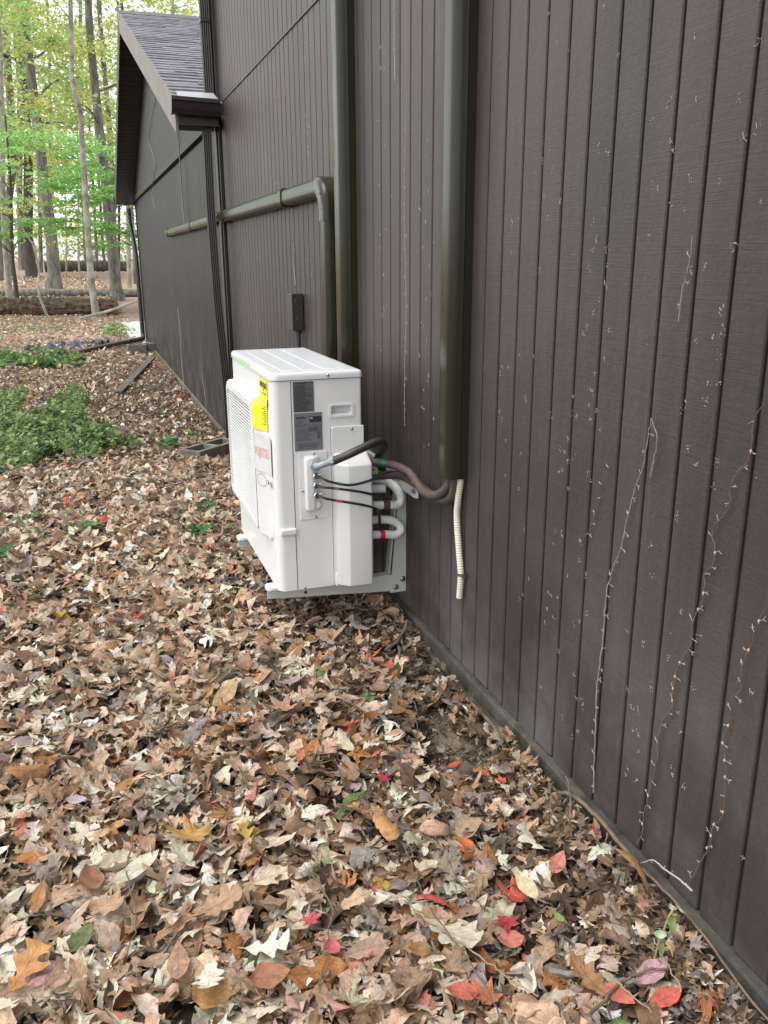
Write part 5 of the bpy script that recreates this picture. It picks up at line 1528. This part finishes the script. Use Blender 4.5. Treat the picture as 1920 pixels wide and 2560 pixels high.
def pads(y, z, n_, spread, big=1.0):
    for q in range(n_):
        a = rr_.uniform(0, 6.28); d_ = spread * rr_.uniform(.2, 1)
        py, pz = y + d_ * math.cos(a) * .8, z + d_ * math.sin(a)
        r_ = rr_.uniform(.0007, .0013) * big
        mb.prism([(-0.0003, py + r_ * math.cos(t_), pz + r_ * math.sin(t_)) for t_ in (0, 1.05, 2.1, 3.14, 4.2, 5.2)], [(-0.0010, py + .7 * r_ * math.cos(t_), pz + .7 * r_ * math.sin(t_)) for t_ in (0, 1.05, 2.1, 3.14, 4.2, 5.2)])
        if rr_.random() < .14:
            mb.tube([(-0.0012, y, z), (-0.0016, (y + py) / 2, (z + pz) / 2 + .001), (-0.0009, py, pz)], [.0006, .0005, .0004], 4)


for col_y, zlo, zhi, nn in ((1.82, .22, 1.15, 26), (1.70, .2, 1.2, 20), (1.36, .9, 1.45, 10), (1.30, .25, 1.3, 18), (1.45, .2, .9, 14), (2.02, .4, 1.2, 8), (1.72, 1.2, 2.0, 22), (1.50, 1.4, 1.95, 14), (1.25, 1.35, 1.8, 12), (1.95, 1.3, 2.0, 10), (1.12, 1.2, 1.8, 10), (2.15, .8, 1.6, 10), (2.75, .7, 1.9, 24), (3.2, 1.0, 2.3, 20), (4.3, 1.3, 2.4, 14), (5.0, 1.0, 2.4, 16), (5.6, .8, 2.2, 12), (1.05, .3, 1.2, 8)):
    for q in range(nn):
        pads(col_y + rr_.gauss(0, .035), rr_.uniform(zlo, zhi), rr_.randint(4, 9), rr_.uniform(.006, .014), 1.0 if col_y < 2.5 else 1.5)
for q in range(30): pads(rr_.uniform(1.0, 2.4), rr_.uniform(.2, 2.1), 1, .01)
tag(mb.build("vine_pads", M['tendril']), "tiny white vine pads dotted over the brown boards", "vine remains", kind="stuff")

# ------------------------------------------------------------------ green plants
GREENS = np.array([(0.14, 0.23, 0.085), (0.19, 0.29, 0.10), (0.10, 0.17, 0.07), (0.26, 0.37, 0.14), (0.16, 0.24, 0.11)])


def green_patch(name, label, ell, n_, size, h, seed, kinds=('maple', 'round', 'oak')):
    rs = np.random.RandomState(seed); parts = []
    for kd in kinds:
        N_ = n_ // len(kinds)
        xs_, ys_ = [], []
        for (cx, cy, rx, ry, w) in ell:
            q = int(N_ * w); a = rs.uniform(0, 6.28, q); r_ = np.sqrt(rs.uniform(0, 1, q)) * (1 + .18 * np.sin(a * 5 + cx * 9))
            xs_.append(cx + rx * r_ * np.cos(a)); ys_.append(cy + ry * r_ * np.sin(a))
        x = np.concatenate(xs_); y = np.concatenate(ys_); q = len(x)
        P = make_leaves(LO[kd], rs.uniform(size[0], size[1], q), rs.normal(0, 1.3, q), rs.normal(0, 1.0, q), rs.normal(0, .2, q), np.abs(rs.normal(0, .02, q)), rs.normal(0, .5, (q, 2)), rs.uniform(0, 6.28, q), None, rs)
        hz_ = gz(x, y) + h * rs.uniform(.1, 1, q) * (0.6 + .4 * np.sin(x * 9 + y * 5)) + .01
        P = P + np.stack([x, y, hz_], -1)[:, None, :]
        C = GREENS[rs.randint(0, 5, q)] * np.exp(rs.normal(0, .22, (q, 1)))
        parts.append((P, LO[kd][1], LO[kd][2], C))
    return tag(leaf_object(name, parts, M['plantleaf']), label, "ground cover", kind="stuff")


green_patch("ground_cover", "low dark green leafy ground cover spreading over the litter", [(-1.70, 8.0, .62, 1.45, .75), (-1.30, 7.7, .36, .85, .25), (-2.30, 9.8, .55, 1.5, .35), (-0.95, 7.25, .22, .26, .03), (-2.6, 7.5, .6, 1.2, .25), (-1.35, 9.9, .2, .45, .05), (-0.55, 7.05, .07, .12, .01)], 8600, (.03, .075), .17, 5)
green_patch("ground_cover", "smaller green patch of ground cover by the drain pipe", [(-1.95, 14.3, .5, .75, .5), (-1.45, 13.9, .3, .5, .3), (-2.6, 15.0, .5, .6, .2)], 2600, (.05, .10), .18, 6)
green_patch("grass_tuft", "sparse light green grass beside the concrete slab", [(-0.45, 20.0, .35, 1.8, 1.0), (-2.2, 21, .8, .8, .3)], 700, (.05, .10), .08, 8, ('beech',))


def weed(x, y, n_, size, label, seed, kd='maple', rise=0.06, col=(0.06, 0.15, 0.055)):
    rs = np.random.RandomState(seed)
    root = empty("weed_plant", (x, y, float(gz(x, y)))); tag(root, label, "plant", "small green plants in the litter")
    for i in range(n_):
        a = 6.28 * i / n_ + rs.uniform(-.4, .4); d_ = size * rs.uniform(.35, .8)
        px, py = x + d_ * math.cos(a), y + d_ * math.sin(a); pz = float(gz(x, y)) + .025 + rise * rs.uniform(.3, 1)
        T = HI[kd]
        P = make_leaves(T, np.array([size * rs.uniform(.7, 1.1)]), np.array([rs.normal(0, 1.0)]), np.array([-1.0]), np.array([0.]), np.array([.012]), np.array([[.35 + rs.normal(0, .15), rs.normal(0, .2)]]), np.array([a - math.pi / 2]), None, rs)
        P = P + np.array([px, py, pz])
        leaf_object("leaf", [(P, T[1], T[2], np.array([col]) * np.exp(rs.normal(0, .15, (1, 1))))], M['plantleaf'], root, (px, py, pz))
    mb_ = MB()
    for i in range(min(n_, 5)):
        a = 6.28 * i / 5
        mb_.tube([(x, y, float(gz(x, y)) - .01), (x + .4 * size * math.cos(a), y + .4 * size * math.sin(a), float(gz(x, y)) + .03 + rise * .4)], [.002, .0015], 5)
    mb_.build("stem", M['straw'], root)


weed(-1.167, 4.60, 9, .075, "bright green leaf rosette alone in the litter", 1, 'ovate', .05, (.13, .27, .08))
weed(-0.641, 4.33, 10, .080, "dark green leafy weed left of the unit's foot", 2, 'maple', .08)
weed(-0.55, 4.75, 8, .075, "dark green weed behind the unit's front edge", 3, 'maple', .09)
weed(-1.504, 4.89, 6, .075, "small dark green weed near the left edge", 4, 'maple', .06)
weed(-1.44, 4.62, 5, .065, "small green weed just in front of another near the left edge", 5, 'maple', .05)
weed(-1.29, 4.68, 5, .06, "flat dark weed left of the bright rosette", 6, 'round', .03, (.07, .12, .06))
weed(-1.56, 4.22, 6, .07, "green weed at the very left edge", 7, 'maple', .10)
weed(-0.546, 7.0, 8, .10, "green weed near the concrete block", 8, 'maple', .10)
weed(-0.36, 7.0, 7, .08, "yellowish green seedling beside the concrete block", 9, 'ovate', .12, (.22, .32, .10))
weed(-0.48, 4.38, 6, .05, "tiny grassy weed by the unit's foot", 10, 'beech', .05, (.10, .20, .06))
weed(-0.70, 1.62, 4, .035, "little fresh green sprout among pale leaves", 11, 'beech', .03, (.16, .26, .08))
# seedling by the wall
sd = empty("seedling", (-0.163, 1.12, 0.02)); tag(sd, "pale green seedling with ragged leaves by the wall foot", "seedling")
MB().tube(spline([(-0.165, 1.12, 0.02), (-0.153, 1.12, 0.074), (-0.146, 1.12, 0.124), (-0.137, 1.12, 0.149), (-0.128, 1.12, 0.179), (-0.116, 1.12, 0.20)], 4), [.0020] * 20 + [.0012], 6).build("stem", M['straw'], sd, smooth=True)
for (p, sz, yw, tl, cc) in (((-0.130, 1.112, .168), .050, 300, (-.2, 1.0), (.30, .45, .16)), ((-0.112, 1.115, .197), .032, 330, (-.3, .9), (.50, .60, .36)), ((-0.152, 1.114, .150), .030, 60, (.3, -.8), (.42, .56, .36)), ((-0.147, 1.112, .110), .038, 340, (.5, 1.0), (.34, .50, .26)), ((-0.150, 1.116, .09), .026, 20, (.5, .8), (.10, .20, .07))):
    T = HI['ovate']
    P = make_leaves(T, np.array([sz]), np.array([2.0]), np.array([1.0]), np.array([.2]), np.array([.02]), np.array([tl]), np.array([math.radians(yw)])) + np.array(p)
    leaf_object("leaf", [(P, T[1], T[2], np.array([cc]))], M['plantleaf'], sd, p)

# ------------------------------------------------------------------ yard objects
cb = empty("concrete_block", (-0.32, 6.40, -0.05)); tag(cb, "mossy hollow concrete block lying in leaves behind the air conditioner", "concrete block")
ang_ = math.atan2(6.60 - 6.25, -0.13 + 0.512)
def blk(parent, cx, cy, z0, L, W, H, an, name="shell", mat='block'):
    mb_ = MB(); ca, sa = math.cos(an), math.sin(an)
    def b(x0, x1, y0, y1, za, zb_):
        i0 = len(mb_.v); mb_.box(x0, x1, y0, y1, za, zb_)
        for q in range(i0, len(mb_.v)):
            x, y, z = mb_.v[q]; mb_.v[q] = (cx + x * ca - y * sa, cy + x * sa + y * ca, z)
    t_ = 0.032
    b(-L / 2, L / 2, -W / 2, -W / 2 + t_, z0, z0 + H); b(-L / 2, L / 2, W / 2 - t_, W / 2, z0, z0 + H)
    for xx in (-L / 2, -t_ / 2, L / 2 - t_): b(xx + .0003, xx + t_ - .0003, -W / 2 + t_ + .0003, W / 2 - t_ - .0003, z0, z0 + H - .001)
    return mb_.build(name, M[mat], parent, bevel=0.004)
blk(cb, -0.27, 6.50, -0.150, 0.50, 0.20, 0.20, ang_)
for i, (cx, cy, zz, lab) in enumerate(((-0.30, 15.05, -0.17, "concrete block under the drain pipe at the wing corner"), (-0.06, 15.2, -0.17, "concrete block pressed against the wing foundation"))):
    t = empty("concrete_block", (cx, cy, zz)); tag(t, lab, "concrete block", "blocks at the wing corner")
    blk(t, cx, cy, zz, 0.30, 0.20, 0.20, 0.15 * i)
pk = MB(); a, b = Vector((-0.80, 10.35, 0)), Vector((-0.12, 14.05, 0)); d = (b - a).normalized(); nrm = Vector((-d.y, d.x, 0))
za, zb_ = float(gz(-.8, 10.35)), float(gz(-.12, 14.05))
q = [a + nrm * .045, a - nrm * .045, b - nrm * .045, b + nrm * .045]
pk.prism([(p.x, p.y, (za if i < 2 else zb_) - .02) for i, p in enumerate(q)], [(p.x, p.y, (za if i < 2 else zb_) + .055) for i, p in enumerate(q)])
tag(pk.build("timber_board", M['plank'], bevel=0.004), "weathered grey timber lying beside the wing wall", "board")
# tarp
def tarp(cx, cy, lx, ly, seed, label):
    rs = np.random.RandomState(seed); nx_, ny_ = 26, 12; mb_ = MB()
    for j in range(ny_):
        for i in range(nx_):
            u, v = i / (nx_ - 1) - .5, j / (ny_ - 1) - .5
            z = .04 + .045 * math.sin(u * 9 + seed) * math.cos(v * 7) + .03 * math.sin(u * 19 + v * 14 + seed) + rs.normal(0, .006)
            if abs(u) > .46 or abs(v) > .44: z = -.01
            x, y = cx + u * lx + .04 * math.sin(v * 9), cy + v * ly + .06 * math.sin(u * 7)
            mb_.v.append((x, y, float(gz(x, y)) + max(-.01, z)))
    for j in range(ny_ - 1):
        for i in range(nx_ - 1): mb_.f.append((j * nx_ + i, j * nx_ + i + 1, (j + 1) * nx_ + i + 1, (j + 1) * nx_ + i))
    return tag(mb_.build("tarp", M['tarp']), label, "tarp")
tarp(-1.50, 16.6, .62, .7, 1, "crumpled dark blue tarp among leaves beyond the green patch")
tarp(-0.90, 16.9, .42, .5, 4, "smaller crumpled blue tarp behind the drain pipe")
tarp(-1.98, 16.2, .22, .3, 7, "little scrap of dark tarp left of the blue one")
dp = MB().tube(spline([(-0.06, 17.12, 0.02), (-0.065, 17.08, -0.03), (-0.12, 16.95, -0.05), (-0.5, 16.4, -0.06), (-0.9, 15.8, -0.075), (-1.35, 15.15, -0.10)], 6), .043, 12).build("drain_pipe", M['drain'], smooth=True)
tag(dp, "brown drain pipe lying on the ground from the downspout", "pipe")
sl = MB().box(-0.25, 3.0, 17.7, 22.3, -0.3, -0.085).build("patio_slab", M['slab'], bevel=.01); tag(sl, "pale concrete slab beyond the wing corner", kind="structure")

# ------------------------------------------------------------------ woods
def tree(name, label, y, pts, bark, clusters, seed, leaf=.10, per=70, cols=None, group="trees in the wood", yj=0.3, branches=5):
    """pts: (x, z, radius) up the trunk; clusters: (x, y, z, rx, ry, rz, count)"""
    rs = np.random.RandomState(seed); rr2 = random.Random(seed)
    x0 = pts[0][0]; root = empty(name, (x0, y, float(gz(x0, y)))); tag(root, label, "tree", group)
    P = [Vector((pts[0][0], y, float(gz(x0, y)) - .15))] + [Vector((p[0], y + yj * math.sin(i * 1.3 + seed) * .2, max(p[1], float(gz(x0, y)) + .02 * i))) for i, p in enumerate(pts)]
    rads = [pts[0][2] * 1.05] + [p[2] * .76 for p in pts]
    Q = []; R_ = []
    for i in range(len(P) - 1):
        for k in range(4):
            Q.append(P[i].lerp(P[i + 1], k / 4)); R_.append(rads[i] + (rads[i + 1] - rads[i]) * k / 4)
    Q.append(P[-1]); R_.append(rads[-1])
    MB().tube(Q, R_, 12, jit=.06, rnd=rr2).build("trunk", M[bark], root, smooth=True)
    if clusters:
        for (cx, cy, cz, *_r) in clusters[:branches]:
            tz = max(P[1].z + .8, min(P[-1].z, cz - .5)); j = min(range(len(Q)), key=lambda k: abs(Q[k].z - tz))
            s = Q[j]; e = Vector((cx, cy, cz)); mid = s.lerp(e, .5) + Vector((rr2.uniform(-.15, .15), 0, rr2.uniform(.0, .3)))
            MB().tube(spline([s, mid, e], 4), [R_[j] * .35 * (1 - .85 * q / 8) for q in range(9)], 6).build("branch", M[bark], root, smooth=True)
        allP, allC = [], []
        V = np.array([(0, 0, 0), (-.34, .45, .05), (0, 1, 0), (.34, .45, .05)]) - np.array([0, .5, 0]); F = np.array([(0, 1, 2), (0, 2, 3)])
        for ci, (cx, cy, cz, rx, ry, rz, cnt_) in enumerate(clusters):
            u = rs.normal(size=(cnt_, 3)); u /= np.linalg.norm(u, axis=1)[:, None] + 1e-9
            rad_ = rs.uniform(.1, 1, (cnt_, 1)) ** .6
            sub = rs.randint(0, 7, cnt_); offs = rs.normal(0, .45, (7, 3))
            pos = np.array([cx, cy, cz]) + (u * rad_ * .6 + offs[sub]) * np.array([rx, ry, rz])
            sz = leaf * rs.uniform(.75, 1.4, cnt_)
            Rm = rot_xyz(rs.normal(0, .55, cnt_), rs.normal(0, .55, cnt_), rs.uniform(0, 6.28, cnt_))
            allP.append(np.einsum('nij,vj->nvi', Rm, V) * sz[:, None, None] + pos[:, None, :])
            cb_ = np.array(cols)[rs.randint(0, len(cols))]
            mixc = np.array(cols)[rs.randint(0, len(cols), cnt_)]
            allC.append((cb_ * .6 + mixc * .4) * np.exp(rs.normal(0, .2, (cnt_, 1))))
        leaf_object("crown", [(np.concatenate(allP), F, np.zeros((4, 2)), np.concatenate(allC))], M['foliage'], root, (x0, y, float(gz(x0, y))))
    return root


def cl_box(n_, xr, yr, zr, rx, rz, cnt_, seed):
    rs = np.random.RandomState(seed); n_ = int(n_ * 1.9); cnt_ = int(cnt_ * 1.45)
    return [(rs.uniform(*xr), rs.uniform(*yr), rs.uniform(*zr), rx * rs.uniform(.6, 1.4), rx * rs.uniform(.6, 1.4), rz * rs.uniform(.6, 1.5), cnt_) for _ in range(n_)]


CG = [(.27, .52, .17), (.33, .58, .20), (.23, .45, .14), (.39, .60, .21)]
CY = [(.52, .54, .14), (.44, .54, .17), (.35, .48, .15), (.60, .54, .15), (.38, .50, .18)]
CM = [(.32, .50, .17), (.40, .54, .19), (.27, .44, .15), (.46, .54, .19), (.52, .50, .17)]
tree('maple_tree', "slender dark trunked tree with layered bright green leaves", 26.0, [(-2.78, -0.07, 0.098), (-2.76, 0.71, 0.074), (-2.75, 1.32, 0.059), (-2.68, 2.19, 0.054), (-2.57, 3.28, 0.044), (-2.5, 5.0, .03)], 'bark_dark',
     cl_box(22, (-4.8, -0.9), (23.2, 27.5), (2.0, 4.6), .75, .10, 120, 1) + cl_box(6, (-5.5, -3.2), (23, 27), (3.5, 6.5), .8, .2, 110, 31), 1, .085, cols=CG, branches=12)
tree('maple_tree', "small tree behind the wing with drooping bright green sprays", 26.5, [(0.9, -.05, .08), (0.8, 1.5, .06), (0.6, 3.2, .04), (.5, 4.6, .025)], 'bark_dark',
     cl_box(24, (-1.6, 0.7), (24.8, 28), (1.7, 4.1), .6, .10, 120, 2) + cl_box(5, (-1.2, .2), (25, 27.5), (3.9, 4.5), .6, .1, 100, 32), 2, .085, cols=CG, branches=12)
tree('young_tree', "pale mossy trunk standing alone in front of the rotten log", 24.3, [(-0.77, -0.10, 0.126), (-0.81, 0.92, 0.114), (-0.77, 2.45, 0.103), (-0.73, 3.37, 0.096), (-0.70, 4.27, 0.091), (-0.66, 4.80, 0.091), (-0.74, 5.25, 0.082), (-0.79, 5.66, 0.078), (-0.70, 6.68, 0.073), (-0.62, 7.68, 0.069), (-0.53, 8.65, 0.057)], 'bark_moss',
     cl_box(7, (-2.2, .8), (23.4, 25.5), (7.3, 9.6), .8, .3, 110, 3), 3, .09, cols=CM)
tree('oak_tree', "massive rough barked trunk left of the pale mossy one", 36.4, [(-2.08, 0.11, 0.514), (-1.99, 0.81, 0.326), (-1.95, 1.83, 0.291), (-1.98, 4.04, 0.257), (-1.99, 5.38, 0.240), (-2.02, 6.94, 0.223), (-2.03, 8.20, 0.206), (-2.02, 9.69, 0.188), (-1.89, 11.62, 0.154), (-1.8, 15, .1)], 'bark',
     cl_box(20, (-5.6, .2), (34, 39), (5.0, 14.5), 1.0, .45, 130, 4), 4, .13, cols=CM, branches=8)
tree('ash_tree', "tall grey trunk close to the wing corner", 31.1, [(0.05, 0.02, 0.380), (0.04, 0.52, 0.263), (0.06, 1.27, 0.249), (0.02, 3.46, 0.211), (0.01, 4.86, 0.193), (-0.02, 5.54, 0.181), (-0.03, 6.44, 0.170), (-0.04, 7.76, 0.161), (-0.00, 9.04, 0.146), (0.08, 10.29, 0.123), (.1, 13, .08)], 'bark',
     cl_box(20, (-2.4, 2.6), (29, 33.5), (4.6, 12.8), .9, .35, 120, 5), 5, .115, cols=CY, branches=8)
tree('ash_tree', "straight grey trunk seen just behind the tall one at the corner", 50.0, [(0.6, 0.6, .2), (0.77, 1.70, 0.188), (0.95, 3.54, 0.188), (1.11, 6.59, 0.198), (1.16, 8.80, 0.179), (1.13, 11.65, 0.160), (1.18, 13.72, 0.141), (1.2, 18, .1)], 'bark',
     cl_box(14, (-1.5, 5.5), (47, 53), (7, 19), 1.4, .6, 110, 6), 6, .18, cols=CM)
tree('beech_tree', "smooth pale trunk at the left edge", 28.5, [(-3.15, -0.03, 0.161), (-3.11, 0.64, 0.129), (-3.06, 1.74, 0.121), (-2.92, 3.45, 0.107), (-2.75, 5.09, 0.102), (-2.55, 7.07, 0.091), (-2.5, 9.5, .06)], 'bark_pale',
     cl_box(18, (-5.4, -1.6), (26.5, 31), (4.6, 11), .9, .3, 120, 7), 7, .10, cols=CG + CM)
tree('oak_tree', "dark buttressed trunk far back on the left", 51.8, [(-3.47, 0.39, 0.537), (-3.53, 1.20, 0.390), (-3.46, 2.79, 0.342), (-2.94, 7.03, 0.293), (-2.82, 9.62, 0.268), (-2.63, 12.48, 0.244), (-2.38, 15.25, 0.195), (-2.3, 19, .12)], 'bark_dark',
     cl_box(16, (-8, 1), (48, 55), (6, 20), 1.6, .7, 120, 8), 8, .19, cols=CY, branches=8)
tree('sapling', "thin crooked forked sapling in front of the log", 23.3, [(-1.91, -0.12, 0.048), (-2.06, 0.48, 0.039), (-2.08, 0.78, 0.035), (-2.01, 1.11, 0.033), (-2.04, 1.40, 0.026), (-2.09, 1.76, 0.022), (-2.38, 2.29, 0.015)], 'bark_pale',
     [(-1.5, 23.3, 1.75, .3, .3, .08, 40), (-2.5, 23.3, 2.5, .4, .4, .1, 60)], 9, .07, cols=CY, branches=2)
FAR = [("thin pale sapling far behind the oak", 51.4, [(-1.76, 0.38, 0.058), (-1.59, 1.99, 0.048), (-1.38, 4.36, 0.039), (-1.3, 7, .02)], 'bark_pale'),
       ("slim pale stem standing before the dark far log", 49.1, [(-1.07, 0.34, 0.074), (-1.02, 1.58, 0.065), (-0.69, 4.98, 0.055), (-0.36, 8.60, 0.046), (-.2, 11, .03)], 'bark_pale'),
       ("distant grey trunk right of the pale mossy trunk", 60.0, [(0.11, 0.6, 0.136), (0.10, 1.62, 0.124), (0.27, 4.88, 0.113), (.5, 12, .08)], 'bark'),
       ("distant grey trunk leaning behind the ash", 62.0, [(0.68, 0.6, 0.128), (0.58, 1.62, 0.128), (0.66, 4.04, 0.117), (.9, 12, .08)], 'bark'),
       ("pale trunk almost touching the wing corner", 39.0, [(0.89, 0.16, 0.132), (0.95, 1.23, 0.125), (1.05, 2.78, 0.110), (1.3, 8, .08)], 'bark_pale'),
       ("grey trunk partly hidden by the wing corner", 43.0, [(1.38, 0.23, 0.122), (1.45, 1.55, 0.113), (1.6, 8, .08)], 'bark'),
       ("broad grey trunk fading into leaves at far left", 55.0, [(-4.86, .5, .25), (-4.76, 0.77, 0.207), (-4.39, 4.52, 0.259), (-3.85, 6.95, 0.285), (-3.73, 9.31, 0.285), (-3.59, 12.35, 0.259), (-3.5, 17, .2)], 'bark'),
       ("slim grey trunk between the two big oaks", 60.0, [(-3.34, 0.60, 0.169), (-3.12, 3.01, 0.158), (-2.86, 5.73, 0.141), (-2.6, 11, .1)], 'bark'),
       ("thin straight trunk high behind the massive oak", 58.0, [(-2.45, .6, .14), (-2.20, 5.16, 0.120), (-1.82, 9.00, 0.120), (-1.41, 13.10, 0.109), (-1.2, 17, .08)], 'bark'),
       ("thin trunk beside the gable eave", 65.0, [(1.64, 1.11, 0.122), (2.33, 8.16, 0.122), (2.97, 14.79, 0.122), (3.1, 20, .08)], 'bark_dark'),
       ("grey trunk rising above the shingle roof", 50.0, [(4.5, .5, .2), (4.73, 12.88, 0.132), (4.80, 14.35, 0.122), (4.9, 19, .08)], 'bark_pale'),
       ("stout trunk cut by the left edge of the picture", 48.0, [(-4.86, 0.3, 0.226), (-4.53, 2.69, 0.203), (-4.3, 9, .16), (-4.2, 16, .1)], 'bark'),
       ("tall far trunk showing through yellow leaves", 65.0, [(-4.75, .7, .27), (-4.55, 3.14, 0.245), (-4.14, 7.02, 0.275), (-3.54, 11.68, 0.245), (-3.3, 18, .16)], 'bark'),
       ("tall far trunk crossing the bright sky gap", 62.0, [(-.6, .6, .2), (-0.16, 7.78, 0.175), (0.33, 13.15, 0.163), (0.64, 16.59, 0.146), (.7, 21, .1)], 'bark'),
       ("leaning dark trunk far behind the roof ridge", 56.0, [(3.6, .6, .2), (3.2, 8, .16), (2.8, 13, .13), (2.5, 18, .1)], 'bark_dark'),
       ("double far trunk behind the left beech", 70.0, [(-6.3, .8, .2), (-6.0, 8, .17), (-5.6, 16, .12)], 'bark')]
for i, (lab, yy, pts, bk) in enumerate(FAR):
    top = pts[-1][1]; xx = pts[-1][0]
    tree('far_tree', lab, yy, pts, bk, cl_box(5, (xx - 3.2, xx + 3.2), (yy - 2, yy + 3), (max(3.5, top * .38), top + 2), 1.5, .6, 95, 60 + i), 60 + i, .2, cols=[CY, CM, CY, CM][i % 4], branches=3)
# near leafy shoot reaching in at the left edge
sh = tree('sapling', "broad leaved green shoot reaching in at the left edge", 12.5, [(-2.75, -.1, .015), (-2.55, .5, .012), (-2.3, .95, .009), (-2.15, 1.25, .005)], 'bark_pale', [(-2.2, 12.5, 1.02, .16, .2, .12, 14), (-2.3, 12.5, .72, .12, .2, .1, 8), (-2.45, 12.4, 1.25, .2, .2, .1, 10)], 90, .15, cols=[(.16, .32, .10), (.22, .38, .14)], branches=2)


def log_(name, label, pts, r, mat, jit, seed, seg=14):
    rr3 = random.Random(seed); P = spline(pts, 10 if jit < .1 else 24)
    o = MB().tube(P, [r * (1 + rr3.uniform(-.12, .12)) for _ in P], seg, jit=jit, rnd=rr3).build(name, M[mat], smooth=(jit < .1))
    return tag(o, label, "log", "fallen logs in the wood")


log_("fallen_log", "thick rotten brown log lying across the edge of the wood", [(-5.2, 26.6, .12), (-3.4, 26.0, .16), (-1.8, 25.5, .15), (-0.2, 25.1, .10)], .24, 'log', .20, 1, 22)
log_("fallen_log", "long thin grey log lying behind the rotten one", [(-6.5, 34.6, .22), (-3.8, 34.0, .24), (-1, 33.4, .22), (1.6, 32.9, .18)], .13, 'bark', .05, 2)
log_("fallen_log", "dark log far back between the trunks", [(-3.0, 57, .9), (-1, 57, .95), (1.8, 56.5, .9)], .30, 'bark_dark', .12, 3)
log_("fallen_log", "thin pale branch lying near the wing corner", [(-1.2, 23.2, -.03), (-.5, 23.6, .10), (.35, 24.4, .33)], .035, 'bark_pale', .04, 4, 8)
hy = MB(); hy.poly([(-3 + .5, 37.6, float(gz(0, 37.6)) + .03), (1.2, 37.6, float(gz(0, 37.6)) + .03), (1.3, 42, float(gz(0, 42)) + .03), (-2.2, 42, float(gz(0, 42)) + .03)])
tag(hy.build("dry_grass_patch", M['hay']), "strip of dry straw coloured grass behind the long log", kind="structure")
# the far wood that reads as one mass
rs = np.random.RandomState(99); nF = 30000
V = np.array([(0, 0, 0), (-.34, .45, .05), (0, 1, 0), (.34, .45, .05)]) - np.array([0, .5, 0]); F = np.array([(0, 1, 2), (0, 2, 3)])
ctr = np.stack([rs.uniform(-30, 30, 330), rs.uniform(74, 115, 330), rs.uniform(0, 1, 330) ** 1.5 * 26 + 1.2], 1)
ci = rs.randint(0, 330, nF)
pos = ctr[ci] + rs.normal(size=(nF, 3)) * np.array([1.7, 1.7, .8])
Rm = rot_xyz(rs.normal(0, .7, nF), rs.normal(0, .7, nF), rs.uniform(0, 6.28, nF))
Pf = np.einsum('nij,vj->nvi', Rm, V) * rs.uniform(.3, .6, nF)[:, None, None] + pos[:, None, :]
cc = np.array(CY + CM)[rs.randint(0, len(CY + CM), 330)][ci] * np.exp(rs.normal(0, .2, (nF, 1)))
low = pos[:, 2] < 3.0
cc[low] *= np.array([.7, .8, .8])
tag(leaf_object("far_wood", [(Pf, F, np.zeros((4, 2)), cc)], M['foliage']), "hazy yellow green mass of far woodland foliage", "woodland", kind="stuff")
